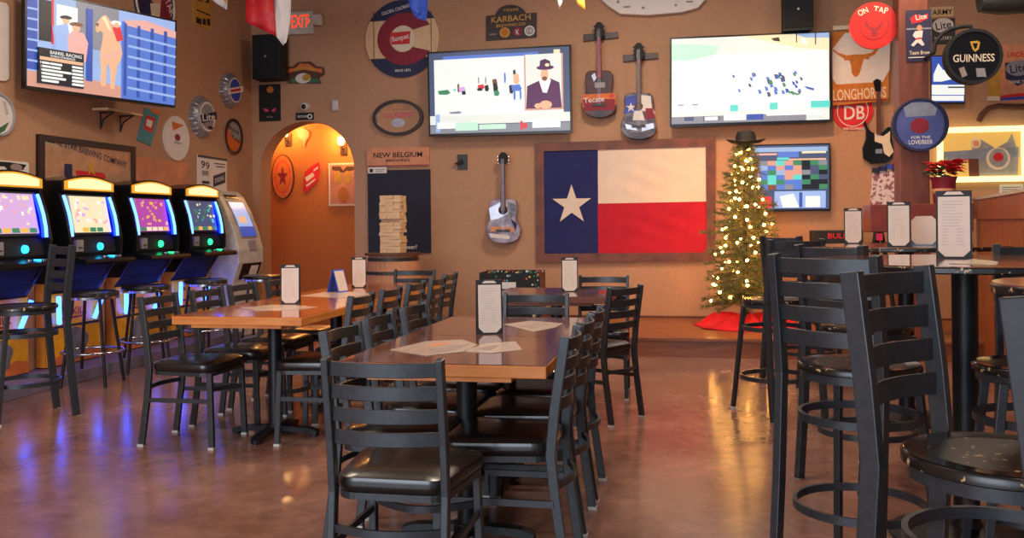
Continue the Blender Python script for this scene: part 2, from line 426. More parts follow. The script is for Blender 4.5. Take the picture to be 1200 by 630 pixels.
def loft(bm, out, levels):
    """levels (scale, z): stacked scaled outlines"""
    cx = sum(p[0] for p in out) / len(out); cy = sum(p[1] for p in out) / len(out); rings = []
    for s, z in levels: rings.append([bm.verts.new((cx + (p[0] - cx) * s, cy + (p[1] - cy) * s, z)) for p in out])
    n = len(out)
    for A, B in zip(rings, rings[1:]):
        for j in range(n): bm.faces.new((A[j], A[(j + 1) % n], B[(j + 1) % n], B[j]))
    bm.faces.new(rings[0][::-1]); bm.faces.new(rings[-1])
def make_chair():
    t = thing('dining_chair', '', 'chair')
    ladder(t, [(-0.245, 0.0), (-0.205, 0.28), (-0.19, 0.44), (-0.205, 0.60), (TOPY, TOPZ)], (0.826, 0.755, 0.684, 0.613), 0.18, 0.044, 0.035)
    out = rounded(0.185, 0.215, -0.19, 0.215)
    bm = new(); loft(bm, out, [(0.97, 0.435), (1.0, 0.445), (1.015, 0.462), (0.99, 0.480), (0.90, 0.490), (0.6, 0.496)]); obj('seat_cushion', bm, 'black_vinyl', t, smooth=True)
    bm = new(); loft(bm, out, [(0.98, 0.412), (0.98, 0.434)]); obj('seat_frame', bm, 'black_metal', t)
    for s in (-1, 1):
        bm = new(); sweep(bm, [(s * 0.195, 0.205, 0.0), (s * 0.185, 0.19, 0.43)], rectp(0.026, 0.032), ref=(0, 1, 0)); o = obj('leg', bm, 'black_metal', t, bevel=0.003)
        bm = new(); box(bm, (s * 0.195 - 0.015, 0.188, 0), (s * 0.195 + 0.015, 0.222, 0.014)); obj('foot_glide', bm, 'glide_white', o)
        bm = new(); sweep(bm, [(s * 0.19, -0.20, 0.27), (s * 0.19, 0.195, 0.27)], rectp(0.012, 0.024)); obj('stretcher', bm, 'black_metal', t)
    bm = new(); sweep(bm, [(p[0], -p[1] + 0.0, 0.30) for p in bow(0.185, -0.20, -0.10)], rectp(0.012, 0.024)); obj('stretcher', bm, 'black_metal', t, smooth=True)
    bm = new(); sweep(bm, [(p[0], p[1], 0.33) for p in bow(0.185, -0.2, 0.05)], rectp(0.012, 0.024)); obj('stretcher', bm, 'black_metal', t, smooth=True)
    return t
CHAIR = make_chair(); used_chair = [False]
def place(proto, used, topy, mid, ang, label, group):
    o = proto if not used[0] else copy_tree(proto); used[0] = True
    a = math.radians(ang); f = Vector((-math.sin(a), math.cos(a)))      # facing
    o.location = (mid[0] - f.x * topy, mid[1] - f.y * topy, mid[2] if len(mid) > 2 else 0); o.rotation_euler = (0, 0, a)
    o['label'] = label
    if group: o['group'] = group
    return o
def chair(xL, yL, xR, yR, label, group=None, ang=None, z=TOPZ):
    """the two tops of the back posts as seen in the photo (left/right of someone seated)"""
    A, B = hz(xL, yL, z), hz(xR, yR, z); d = B - A
    if ang is None: ang = math.degrees(math.atan2(d.y, d.x))
    m = (A + B) / 2
    return place(CHAIR, used_chair, TOPY, (m.x, m.y), ang, label, group)
def chair_at(x, y, ang, label, group=None): return place(CHAIR, used_chair, TOPY, (x, y), ang, label, group)
gC = 'chairs round the long middle table'; gL = 'chairs along the left table'; gS = 'chairs at the small back table'
chair(380, 419, 516, 420, 'black ladder-back chair at the near end of the middle table, back to the viewer', gC, ang=0)
chair_at(-0.445, 3.40, 90, 'black ladder-back chair on the right of the middle table, nearest of its row', gC)
chair_at(-0.445, 3.87, 90, 'black ladder-back chair on the right of the middle table, second of three', gC)
chair_at(-0.445, 4.33, 90, 'black ladder-back chair on the right of the middle table, farthest of its row', gC)
chair_at(-1.375, 3.46, -90, 'black ladder-back chair on the left of the middle table, nearest of its row', gC)
chair_at(-1.385, 3.93, -88, 'black ladder-back chair on the left of the middle table, middle one of its row', gC)
chair_at(-1.38, 4.45, -90, 'black ladder-back chair on the left of the middle table, farthest of its row', gC)
chair(667, 345, 592, 341, 'black ladder-back chair facing the viewer at the far end of the middle table', gC, ang=180)
chair(757, 332, 708, 338, 'black ladder-back chair at front right of the small table, before the stage', gS, ang=62)
chair(735, 322, 680, 323, 'black ladder-back chair behind the small table, edged in blue light below the flag', gS, ang=180)
for i, (y, w) in enumerate(((5.12, 'nearest, its seat beside the table column'), (5.66, 'second along'), (6.2, 'third along'), (6.76, 'fourth along, before the barrel'), (7.35, 'farthest, just right of the barrel'))):
    chair_at(-1.90 if i < 4 else -1.96, y, 90, 'black ladder-back chair right of the left table, ' + w, gL)
for i, (y, w) in enumerate(((4.98, 'nearest, seat and four legs in full view'), (5.50, 'second along'), (6.02, 'third along'), (6.55, 'fourth along'))):
    chair_at(-3.13 + 0.02 * (i % 2), y, -90, 'black ladder-back chair left of the left table, ' + w, gL)
chair_at(-2.45, 7.95, 180, 'black ladder-back chair at the far end of the left table, facing the viewer', gL)

# ================================================================ DINING TABLES
def table(cx, cy, w, l, z, top, label, group, foot=0.27, edge='table_edge_wood'):
    t = thing('dining_table', label, 'table', (cx, cy, 0), 0, group)
    bm = new(); box(bm, (-w / 2, -l / 2, z - 0.048), (w / 2, l / 2, z - 0.003)); obj('table_edge', bm, edge, t, bevel=0.004)
    bm = new(); box(bm, (-w / 2 + 0.003, -l / 2 + 0.003, z - 0.003), (w / 2 - 0.003, l / 2 - 0.003, z)); obj('tabletop', bm, top, t)
    bm = new(); box(bm, (-w / 2 + 0.11, -l / 2 + 0.02, z - 0.066), (w / 2 - 0.13, l / 2 - 0.02, z - 0.048)); obj('apron', bm, edge, t)
    bm = new(); cyl(bm, (0, 0, 0), 0.042, 0.03, z - 0.07, 20); obj('column', bm, 'dark_metal', t, smooth=True)
    bm = new(); box(bm, (-0.13, -0.13, z - 0.074), (0.13, 0.13, z - 0.066)); obj('mounting_plate', bm, 'dark_metal', t)
    bm = new()
    for a in (0, PI / 2, PI, 3 * PI / 2):
        d = Vector((math.cos(a), math.sin(a), 0))
        sweep(bm, [d * 0.02 + Vector((0, 0, 0.045)), d * (foot - 0.05) + Vector((0, 0, 0.034)), d * foot + Vector((0, 0, 0.018))], rectp(0.055, 0.03))
        q = d * (foot - 0.02); lathe(bm, (q.x, q.y, 0), [(0.026, 0.0), (0.026, 0.025)], 10)
    cyl(bm, (0, 0, 0), 0.06, 0.02, 0.065, 16)
    obj('pedestal_foot', bm, 'dark_metal', t)
    return t
gT = 'tables pushed together as the middle table'
table(-0.90, 3.61, 0.78, 0.82, 0.76, 'table_top_wood', 'square wood table with thick orange edge, near half of the middle run', gT)
table(-0.90, 4.435, 0.78, 0.82, 0.76, 'table_top_wood', 'square wood table with scuffed dark top, far half of the middle run', gT)
gT2 = 'tables pushed together as the left table'
for i, w in enumerate(('near one of the left run, with the large upright menu', 'middle one of the left run, holding the blue table tent', 'far one of the left run, closest to the barrel')):
    table(-2.49, 5.20 + 0.98 * i, 0.78, 0.97, 0.76, 'amber_table_wood', 'glossy amber wood table, ' + w, gT2)
table(-0.98, 6.66, 0.86, 0.86, 0.76, 'table_top_wood', 'small dark wood table standing alone before the stage below the flag', None, edge='frame_wood')

# ================================================================ BAR STOOLS WITH LADDER BACKS
SZ, SY = 1.145, -0.235
def make_stool():
    t = thing('bar_stool', '', 'bar stool')
    ladder(t, [(-0.25, 0.0), (-0.215, 0.35), (-0.19, 0.72), (-0.205, 0.90), (SY, SZ)], (1.105, 1.022, 0.939, 0.856), 0.185, 0.054, 0.04, pw=0.030, pd=0.045)
    out = [(0.213 * math.cos(2 * PI * i / 36), 0.02 + 0.213 * math.sin(2 * PI * i / 36)) for i in range(36)]
    bm = new(); loft(bm, out, [(0.97, 0.723), (1.0, 0.727), (1.0, 0.744), (0.985, 0.749)]); s_ = obj('seat', bm, 'worn_edge', t, smooth=True)
    bm = new(); loft(bm, out, [(0.98, 0.748), (0.96, 0.752), (0.85, 0.750), (0.5, 0.747)]); obj('seat_surface', bm, 'worn_seat', s_, smooth=True)
    def ring_(r, z, pr): 
        bm = new(); sweep(bm, [(r * math.cos(2 * PI * i / 36), 0.02 + r * math.sin(2 * PI * i / 36), z) for i in range(36)], pr, closed=True); return bm
    obj('seat_frame', ring_(0.19, 0.708, rectp(0.02, 0.028)), 'black_metal', t, smooth=True)
    obj('foot_ring', ring_(0.205, 0.56, rectp(0.014, 0.028)), 'black_metal', t, smooth=True)
    obj('foot_ring', ring_(0.225, 0.24, rectp(0.014, 0.028)), 'black_metal', t, smooth=True)
    for s in (-1, 1):
        bm = new(); sweep(bm, [(s * 0.195, 0.235, 0.0), (s * 0.15, 0.16, 0.70)], rectp(0.026, 0.03), ref=(0, 1, 0)); o = obj('leg', bm, 'black_metal', t, bevel=0.003)
        bm = new(); box(bm, (s * 0.195 - 0.015, 0.218, 0), (s * 0.195 + 0.015, 0.252, 0.014)); obj('foot_glide', bm, 'glide_white', o)
    return t
STOOL = make_stool(); used_stool = [False]
def stool(xL, yL, xR, yR, label, ang=None, z=SZ):
    A, B = hz(xL, yL, z), hz(xR, yR, z); d = B - A
    if ang is None: ang = math.degrees(math.atan2(d.y, d.x))
    m = (A + B) / 2
    return place(STOOL, used_stool, SY, (m.x, m.y), ang, label, 'ladder-back stools at the high tables')
def stool_at(x, y, ang, label, group='ladder-back stools at the high tables'): return place(STOOL, used_stool, SY, (x, y), ang, label, group)
stool(1080, 311, 1000, 318, 'black ladder-back bar stool with chipped round seat, largest and nearest at lower right')
stool(912, 297, 1020, 299, 'black ladder-back bar stool seen square from behind, just past the nearest one')
stool(932, 286, 1016, 287.5, 'black ladder-back bar stool directly behind the second one, left of the near high table')
stool(902, 280.5, 964, 279.5, 'black ladder-back bar stool left of the far high table, right of the tree')
stool(895, 276.5, 934, 276.2, 'black ladder-back bar stool farthest back, its leg clear before the red tree skirt', ang=-48)
stool_at(1.53, 4.50, 176, 'black ladder-back bar stool behind the near high table, against the wood panelling')
stool_at(1.44, 3.50, 84, 'black bar stool right of the near high table with gold chipped seat')
G_ = hz(1192, 347, SZ) + (hz(1080, 311, SZ) - hz(1000, 318, SZ)).normalized() * 0.185
stool_at(G_.x, G_.y, math.degrees(math.atan2(*(hz(1000, 318, SZ) - hz(1080, 311, SZ)).yx)), 'black ladder-back bar stool cut by the right edge of the picture, only a post showing')
stool_at(-4.25, 5.62, 146, 'black ladder-back bar stool standing alone before the leftmost game machine', 'stools by the game machines')

def high_table(cx, cy, r, label, z=1.10):
    t = thing('high_table', label, 'table', (cx, cy, 0), 0, 'round high tables')
    bm = new(); cyl(bm, (0, 0, 0), r, z - 0.028, z - 0.003, 56); obj('table_edge', bm, 'worn_edge', t, bevel=0.005)
    bm = new(); cyl(bm, (0, 0, 0), r - 0.004, z - 0.004, z, 56); obj('tabletop', bm, 'high_table_wood', t)
    bm = new(); cyl(bm, (0, 0, 0), 0.048, 0.03, z - 0.03, 20); obj('column', bm, 'dark_metal', t, smooth=True)
    bm = new(); lathe(bm, (0, 0, 0), [(0.29, 0.0), (0.29, 0.012), (0.20, 0.03), (0.06, 0.05), (0.05, 0.08)], 36); obj('pedestal_foot', bm, 'dark_metal', t, smooth=True)
    return t
def camxy(x, zc):
    r = ray(x, 300); return (r.x * zc, r.y * zc)
T1 = camxy(1130, 3.65); T2 = camxy(1061, 5.85)
high_table(*T1, 0.60, 'round high table with worn dark rim, nearer one with the tallest menu')
high_table(*T2, 0.60, 'round high table with worn dark rim, farther one with three menus')
q = camxy(1322, 2.25); high_table(q[0], q[1], 0.30, 'high table corner with chipped silver rim at the right edge')

# ================================================================ BACKLESS ROUND STOOLS
def make_round():
    t = thing('round_stool', '', 'bar stool', group='round stools at the game machines')
    bm = new(); lathe(bm, (0, 0, 0), [(0.17, 0.70), (0.195, 0.705), (0.205, 0.725), (0.20, 0.745), (0.17, 0.755), (0.08, 0.758)], 32); obj('seat_cushion', bm, 'black_vinyl', t, smooth=True)
    bm = new(); lathe(bm, (0, 0, 0), [(0.19, 0.69), (0.206, 0.692), (0.206, 0.712), (0.19, 0.714)], 32); obj('seat_rim', bm, 'chrome', t, smooth=True)
    for k in range(4):
        a = PI / 4 + k * PI / 2 + 0.2
        bm = new(); tube(bm, [(0.25 * math.cos(a), 0.25 * math.sin(a), 0), (0.20 * math.cos(a), 0.20 * math.sin(a), 0.35), (0.15 * math.cos(a), 0.15 * math.sin(a), 0.70)], 0.013); obj('leg', bm, 'dark_metal', t, smooth=True)
    bm = new(); tube(bm, [(0.232 * math.cos(2 * PI * i / 32), 0.232 * math.sin(2 * PI * i / 32), 0.27) for i in range(32)], 0.011, closed=True); obj('foot_ring', bm, 'chrome', t, smooth=True)
    return t
rs = make_round()
for i, (x, y, w) in enumerate(((108, 341, 'nearest, before the second game machine'), (171, 334, 'second, before the third game machine'), (241, 327, 'third, before the fourth game machine'), (308, 322, 'last, before the white cash machine'))):
    o = rs if i == 0 else copy_tree(rs)
    v = hz(x, y, 0.75); o.location = (v.x, v.y, 0); o.rotation_euler = (0, 0, 0.5 * i); o['label'] = 'round backless bar stool, ' + w

# ================================================================ GAME MACHINES
def local_thing(name, label, cat, y, group=None, x=WX - 0.24):
    """local frame of a thing backed on the left wall: +x runs away from the viewer, -y comes out of the wall"""
    return thing(name, label, cat, (x, y, 0), PI / 2, group)
def game_machine(yc, label, screen, knob, first=False):
    t = local_thing('game_machine', label, 'game machine', yc, 'skill game machines along the left wall')
    W = 0.36
    bm = new()
    prismx(bm, [(-0.245, 0.1), (-0.33, 0.1), (-0.33, 0.72), (-0.49, 0.96), (-0.49, 1.0), (-0.52, 1.05), (-0.50, 1.20), (-0.43, 1.56), (-0.43, 1.60), (-0.245, 1.60)], -W + 0.03, W - 0.03)
    obj('cabinet', bm, 'matte_black', t)
    for s in (-1, 1):
        bm = new(); prismx(bm, [(-0.245, 0.1), (-0.33, 0.1), (-0.33, 0.72), (-0.53, 1.0), (-0.565, 1.04), (-0.57, 1.17), (-0.53, 1.38), (-0.47, 1.56), (-0.30, 1.64), (-0.245, 1.64)], s * (W - 0.03), s * W)
        obj('side_panel', bm, 'gloss_black', t)
        bm = new()
        path = [(s * (W - 0.055), -0.555 + 0.0, 1.19), (s * (W - 0.055), -0.55, 1.27), (s * (W - 0.055), -0.53, 1.37), (s * (W - 0.055), -0.495, 1.48), (s * (W - 0.055), -0.475, 1.53)]
        tube(bm, path, 0.014, 8); o = obj('light_strip', bm, 'led_white', t, smooth=True)
        bm = new(); sweep(bm, [(p[0] + 0.0, p[1] + 0.012, p[2]) for p in path], rectp(0.062, 0.012), ref=(0, 1, 0)); obj('strip_glow_backing', bm, 'strip_halo_blue', o, smooth=True)  # glowing backing added to imitate the blue bloom around the strip
        bm = new(); tube(bm, [(s * (W - 0.13), -0.37, 0.46), (s * (W - 0.06), -0.42, 0.69)], 0.019, 8); obj('light_strip', bm, 'led_tube', t, smooth=True)
    # marquee with curved top
    n = 14; ww = W - 0.01
    out = [(-ww, 1.565), (ww, 1.565)] + [(ww - 2 * ww * i / n, 1.655 + 0.055 * math.sin(PI * i / n)) for i in range(n + 1)]
    bm = new(); prism(bm, out, -0.50, -0.25); mq = obj('marquee', bm, 'gloss_black', t)
    k = 0.93; out2 = [(p[0] * k, 1.635 + (p[1] - 1.635) * 0.80) for p in out]
    bm = new(); prism(bm, out2, -0.508, -0.499); obj('marquee_face', bm, 'marquee_amber', mq)
    out3 = [(p[0] * 0.82, 1.637 + (p[1] - 1.637) * 0.62) for p in out]
    bm = new(); prism(bm, out3, -0.511, -0.507); obj('marquee_glow', bm, 'marquee_glow', mq)
    # screen, tilted back
    al = math.atan2(0.07, 0.36); M = Matrix.Translation((0, -0.515, 1.20)) @ Matrix.Rotation(-al, 4, 'X')
    bm = new(); box(bm, (-0.29, -0.012, 0.0), (0.29, 0.015, 0.35), M); bz = obj('screen_bezel', bm, 'gloss_black', t)
    bm = new(); names = []
    def q(x0, z0, x1, z1, m, k):
        if m not in names: names.append(m)
        vs_ = [bm.verts.new(M @ Vector(c)) for c in ((x0, -0.013 - k, z0), (x1, -0.013 - k, z0), (x1, -0.013 - k, z1), (x0, -0.013 - k, z1))]
        bm.faces.new(vs_).material_index = names.index(m)
    R_ = random.Random(yc)
    q(-0.265, 0.02, 0.265, 0.335, screen[0], 0.0)
    q(-0.265, 0.02, -0.225, 0.335, 'screen_grey', 0.0008)
    for i in range(28):
        x, z = R_.uniform(-0.2, 0.22), R_.uniform(0.08, 0.30); w, h = R_.uniform(0.015, 0.05), R_.uniform(0.012, 0.035)
        q(x, z, min(x + w, 0.26), min(z + h, 0.33), R_.choice(screen[1]), 0.0012 + 0.0001 * i)
    for i in range(5): q(-0.22 + i * 0.095, 0.025, -0.14 + i * 0.095, 0.062, R_.choice(('screen_cream', 'screen_green', 'screen_gold')), 0.005)
    obj('screen_picture', bm, names, bz)
    # control deck
    bm = new(); prismx(bm, [(-0.50, 0.98), (-0.70, 0.955), (-0.715, 0.975), (-0.70, 1.0), (-0.50, 1.035)], -W + 0.02, W - 0.02); dk = obj('control_deck', bm, 'gloss_black', t)
    for x, m in ((0.12, knob), (0.19, 'silver'), (0.24, 'silver'), (0.03, 'silver')):
        bm = new(); cyl(bm, (x, -0.62, 1.0), 0.028 if m == knob else 0.016, 0.0, 0.022, 14); obj('button', bm, m, dk, smooth=True)
    bm = new(); lathe(bm, (0.10, -0.52, 1.10), [(0.034, 0), (0.03, 0.02), (0.012, 0.03)], 16, 'Y'); obj('lit_button', bm, knob, t, smooth=True)
    bm = new(); box(bm, (-0.22, -0.535, 1.06), (-0.13, -0.50, 1.16)); bx = obj('bill_slot', bm, 'grey_plastic', t, bevel=0.004)
    bm = new(); box(bm, (-0.20, -0.538, 1.09), (-0.15, -0.534, 1.10)); obj('slot_mouth', bm, 'matte_black', bx)
    bm = new(); prismx(bm, [(-0.30, 0.73), (-0.345, 0.735), (-0.47, 0.94), (-0.40, 0.94)], -W + 0.06, W - 0.06); obj('sloped_panel', bm, 'speaker_cloth', t)
    # yellow artwork panel
    bm = new(); box(bm, (-W + 0.01, -0.345, 0.11), (W - 0.01, -0.33, 0.71)); ap = obj('art_panel', bm, 'amber_print', t)
    for s in (-1, 1):
        bm = new(); prismx(bm, [(-0.25, 0.11), (-0.336, 0.11), (-0.336, 0.72), (-0.40, 0.80), (-0.25, 0.80)], s * W, s * (W + 0.004)); obj('side_art', bm, 'stick_amber', t)
    bm = new(); nm = ['matte_black', 'sketch_grey', 'orange', 'maroon', 'paper']
    def flat(pts, m, k):
        f = bm.faces.new([bm.verts.new((p[0], -0.3465 - 0.0007 * k, p[1])) for p in pts]); f.material_index = nm.index(m)
    flat([(-W + 0.01, 0.11), (W - 0.01, 0.11), (W - 0.01, 0.2), (0.2, 0.22), (0.05, 0.17), (-0.1, 0.21), (-W + 0.01, 0.16)], 'orange', 1)
    flat([(0.02 + 0.15 * math.cos(a) * (1 + 0.12 * math.sin(5 * a)), 0.27 + 0.14 * math.sin(a) * (1 + 0.1 * math.cos(3 * a))) for a in [2 * PI * i / 24 for i in range(24)]], 'sketch_grey', 2)
    flat([(-W + 0.01, 0.42), (W - 0.01, 0.42), (W - 0.01, 0.44), (-W + 0.01, 0.44)], 'matte_black', 2)
    def tx(s, cx, cz, w, h, m, k):
        V, Fc = text_mesh(s); vs_ = [bm.verts.new((cx + v[0] * w, -0.3465 - 0.0007 * k, cz + v[1] * h)) for v in V]
        for f in Fc:
            try: bm.faces.new([vs_[i] for i in f]).material_index = nm.index(m)
            except ValueError: pass
    tx('LUKE', -0.14, 0.62, 0.16, 0.05, 'matte_black', 3); tx('SKILL', 0.04, 0.55, 0.24, 0.065, 'maroon', 3)
    flat([(-0.04 + 0.16 * math.cos(a), 0.505 + 0.018 * math.sin(a)) for a in [PI + PI * i / 10 for i in range(11)]], 'maroon', 3)
    obj('printed_art', bm, nm, ap, recalc=False)
    return t
game_machine(6.15, 'black game machine with pink screen, leftmost and cut by the picture edge', ('screen_lilac', ('screen_pink', 'screen_cream', 'screen_lilac', 'screen_white')), 'led_cyan')
game_machine(7.07, 'black game machine with pale washed-out screen, second from the left', ('screen_cream', ('screen_pink', 'screen_white', 'screen_lilac', 'screen_white')), 'led_cyan')
game_machine(8.00, 'black game machine with magenta screen of gold symbols, third from the left', ('screen_magenta', ('screen_gold', 'screen_pink', 'screen_red', 'screen_gold')), 'led_green')
game_machine(8.93, 'black game machine with teal and green screen, rightmost beside the white cash machine', ('screen_slate', ('screen_teal', 'screen_green', 'screen_mint', 'screen_cream')), 'led_green')
bm = new(); box(bm, (WX, 5.35, 0.0), (-4.92, 9.45, 0.1)); tag(obj('machine_platform', bm, 'grey_slab', bevel=0.006), 'low grey platform the black game machines stand on', 'platform')

def kiosk(yc, label, W=0.30):
    t = local_thing('cash_machine', label, 'cash machine', yc)
    prof = [(-0.245, 0), (-0.52, 0), (-0.52, 0.62), (-0.60, 0.85), (-0.60, 1.0), (-0.55, 1.2), (-0.46, 1.42), (-0.36, 1.60), (-0.30, 1.66), (-0.26, 1.68), (-0.245, 1.66)]
    bm = new(); prismx(bm, prof, -W, W); obj('cabinet', bm, 'white_plastic', t, bevel=0.02)
    def slab(name, s0, s1, x0, x1, mat, th=0.012, par=None):
        # strip lying on the sloping front between heights s0 and s1
        def yat(z):
            for (a, za), (b, zb) in zip(prof[1:9], prof[2:10]):
                if za <= z <= zb and zb > za: return a + (b - a) * (z - za) / (zb - za)
            return -0.5
        bm = new(); zs = [s0 + (s1 - s0) * i / 5 for i in range(6)]
        prismx(bm, [(yat(z) - th, z) for z in zs] + [(yat(z) + 0.01, z) for z in zs[::-1]], x0, x1)
        return obj(name, bm, mat, par or t)
    slab('card_slot', 1.585, 1.625, -0.16, 0.12, 'gloss_black')
    b = slab('screen_bezel', 1.13, 1.56, -0.19, 0.19, 'grey_plastic'); slab('screen', 1.15, 1.54, -0.17, 0.17, 'screen_pale_blue', 0.015, b)
    slab('screen_banner', 1.30, 1.38, -0.12, 0.06, 'screen_tan', 0.018, b); slab('screen_footer', 1.15, 1.26, -0.17, 0.17, 'screen_deep_blue', 0.017, b)
    slab('keypad', 0.98, 1.10, -0.06, 0.12, 'grey_plastic'); s_ = slab('cash_tray', 0.66, 0.84, -0.20, 0.24, 'gloss_black'); slab('tray_label', 0.70, 0.81, 0.0, 0.18, 'white', 0.016, s_)
    return t
kiosk(9.82, 'white cash machine with curved front and blue screen, right of the game machines')
kiosk(5.02, 'white machine cut off at the left picture edge beside the leftmost game machine', 0.2)

# ================================================================ LEFT WALL THINGS
def tv(label, plane, corners, items, name='television', off=0.12, th=0.05):
    cx = sum(c[0] for c in corners) / 4; cy = sum(c[1] for c in corners) / 4
    s = Sign(name, label, 'television', plane, cx, cy, off)
    out = s.P(corners)
    s.base('casing', out, 'gloss_black', th)
    s.d = th
    def UV(u, v):   # u,v 0..1 inside the glass, v down
        m = 0.012; u = m + u * (1 - 2 * m); v = 0.02 + v * 0.95
        a = [corners[0][i] + (corners[1][i] - corners[0][i]) * u for i in (0, 1)]; b = [corners[3][i] + (corners[2][i] - corners[3][i]) * u for i in (0, 1)]
        return s.p(a[0] + (b[0] - a[0]) * v, a[1] + (b[1] - a[1]) * v)
    its = []
    for it in items:
        m, k = it[0], it[1]
        if k == 'r': u0, v0, u1, v1 = it[2:6]; sh = [UV(u0, v1), UV(u1, v1), UV(u1, v0), UV(u0, v0)]
        elif k == 'p': sh = [UV(*q) for q in it[2]]
        elif k == 'e': u, v, ru, rv = it[2:6]; sh = [UV(u + ru * math.cos(2 * PI * i / 20), v + rv * math.sin(2 * PI * i / 20)) for i in range(20)]
        elif k == 't':
            txt, u0, v0, u1, v1 = it[2:7]; V, Fc = text_mesh(txt)
            sh = ('T', [UV(u0 + (q[0] + 0.5) * (u1 - u0), v1 - (q[1] + 0.5) * (v1 - v0)) for q in V], Fc)
        elif k == 'x': sh = s.P(it[2])
        its.append((m, sh))
    s.pic('screen_picture', its)
    bm = new(); box(bm, (-0.12, 0.0, -0.16), (0.12, off * 0.99, 0.16)); obj('wall_bracket', bm, 'dark_metal', s.root)
    return s
r_ = random.Random(3)
tvp = Plane(xp(113, 62, -5.02), math.radians(71.2))
its = [('screen_pale_blue', 'r', 0, 0, 1, 1), ('screen_sky', 'r', .17, 0, .62, .7), ('screen_grey', 'r', .33, 0, .62, .5), ('screen_sand', 'p', [(0, 1), (0, .84), (.3, .82), (.72, .88), (.72, 1)])]
its += [('screen_deep_blue', 'r', 0, .0, .07, .82), ('screen_black', 'r', .08, .06, .17, .5), ('screen_red', 'r', .165, .0, .18, .52), ('screen_white', 'r', .2, .08, .34, .6)]
for i in range(7): its.append(('screen_pale_blue', 'r', 0, .06 + .11 * i, .07, .08 + .11 * i))
its += [('screen_deep_blue', 'r', .40, .06, .44, .86), ('screen_blue', 'r', .64, .12, 1, 1), ('screen_pink', 'p', [(.66, .1), (.8, .06), (1, .12), (1, .2), (.66, .16)])]
for i in range(4): its.append(('screen_deep_blue', 'r', .65 + .09 * i, .14, .67 + .09 * i, .97))
for i in range(6): its.append(('screen_pale_blue', 'p', [(.68, .26 + .12 * i), (1, .29 + .12 * i), (1, .315 + .12 * i), (.68, .285 + .12 * i)]))
its += [('screen_tan', 'x', [(106.9,34.6),(108.7,27.3),(115,20),(118,19),(122.4,24.6),(127,35),(131,46),(135.5,55),(137,64),(135,72),(131.5,77),(129.5,88.5),(128.3,97),(127.8,105),(125,105),(125,95),(124.5,83),(122.4,74.5),(119,77),(118.2,88.5),(117.8,102),(113.6,101),(113.2,92),(114,83),(112.6,70),(113,60),(115,50),(116,40),(112.3,36.5),(108.5,39)]), ('screen_cream', 'x', [(113,22),(116,20),(120,26),(124,38),(121,36),(117,28)]), ('screen_pink', 'x', [(113.5,64),(121,66),(134,59),(135,62),(122,69),(114,67)]), ('screen_brown', 'x', [(108,28.5),(109.5,28),(109,31),(107.8,33)]),
        ('screen_red', 'p', [(.565, .22), (.62, .2), (.64, .34), (.60, .37)]), ('screen_white', 'e', .595, .16, .03, .025), ('screen_tan', 'e', .595, .185, .015, .03),
        ('screen_pale_blue', 'p', [(.17, .33), (.26, .27), (.30, .62), (.19, .6)]), ('screen_tan', 'e', .255, .24, .018, .04), ('screen_black', 'e', .255, .21, .035, .02),
        ('screen_pink', 'p', [(.26, .42), (.30, .34), (.37, .35), (.40, .45), (.385, .66), (.27, .66)]), ('screen_tan', 'e', .325, .30, .02, .045), ('screen_brown', 'e', .325, .265, .04, .022),
        ('screen_black', 'r', .065, .58, .37, .96), ('screen_tan', 'r', .07, .675, .365, .71), ('screen_white', 't', 'BARREL RACING', .14, .60, .355, .635), ('screen_white', 't', 'WORLD STANDINGS', .14, .645, .31, .668)]
for i, (wa, wb) in enumerate(((.05, .08), (.06, .06), (.09, .1), (.06, .07), (.05, .1), (.04, .06))): its += [('screen_white', 't', str(i + 1), .072, .726 + .038 * i, .078, .750 + .038 * i), ('screen_white', 'r', .085, .728 + .038 * i, .085 + wa, .75 + .038 * i), ('screen_white', 'r', .09 + wa, .728 + .038 * i, .09 + wa + wb, .75 + .038 * i), ('screen_white', 'r', .29, .728 + .038 * i, .36, .75 + .038 * i)]
tv('large wall television turned to the room, showing a palomino horse and barrel racing standings', tvp, [(25, -13), (203, 25), (201, 127), (25, 104)], its, off=0.0)

def wire_bracket(x0, x1, yt, yb, plane, root):
    pass
# small shelf on two scroll brackets
a, b = xp(108, 130, WX + 0.01), xp(150, 136, WX + 0.01)
t = thing('wall_shelf', 'empty small wooden shelf on two black scroll brackets below the left television', 'shelf', ((a + b) / 2), PI / 2)
L = (b - a).length / 2
bm = new(); box(bm, (-L, -0.16, 0.0), (L, 0, 0.02)); obj('shelf_board', bm, 'pale_wood', t)
for x in (-L * 0.6, L * 0.5):
    bm = new(); tube(bm, [(x, -0.01, -0.16), (x, -0.01, 0)], 0.008, 6, ref=(1, 0, 0)); tube(bm, [(x, -0.15, -0.01), (x, 0, -0.01)], 0.008, 6); tube(bm, [(x, -0.01, -0.15), (x, -0.04, -0.07), (x, -0.09, -0.04), (x, -0.14, -0.01)], 0.008, 6, ref=(1, 0, 0)); obj('bracket', bm, 'matte_black', t)

def disc_sign(name, label, plane, cx, cy, ry, mat, t=0.02, rim=None, off=0.0, cat='sign', n=48, rimw=0.1):
    s = Sign(name, label, cat, plane, cx, cy, off)
    s.base('panel', s.E(cx, cy, ry, ry, n=n, circle=True), mat, t)
    if rim: s.ring('rim', s.E(cx, cy, ry, ry, n=n, circle=True), s.E(cx, cy, ry * (1 - rimw), ry * (1 - rimw), n=n, circle=True), rim, 0.012)
    return s
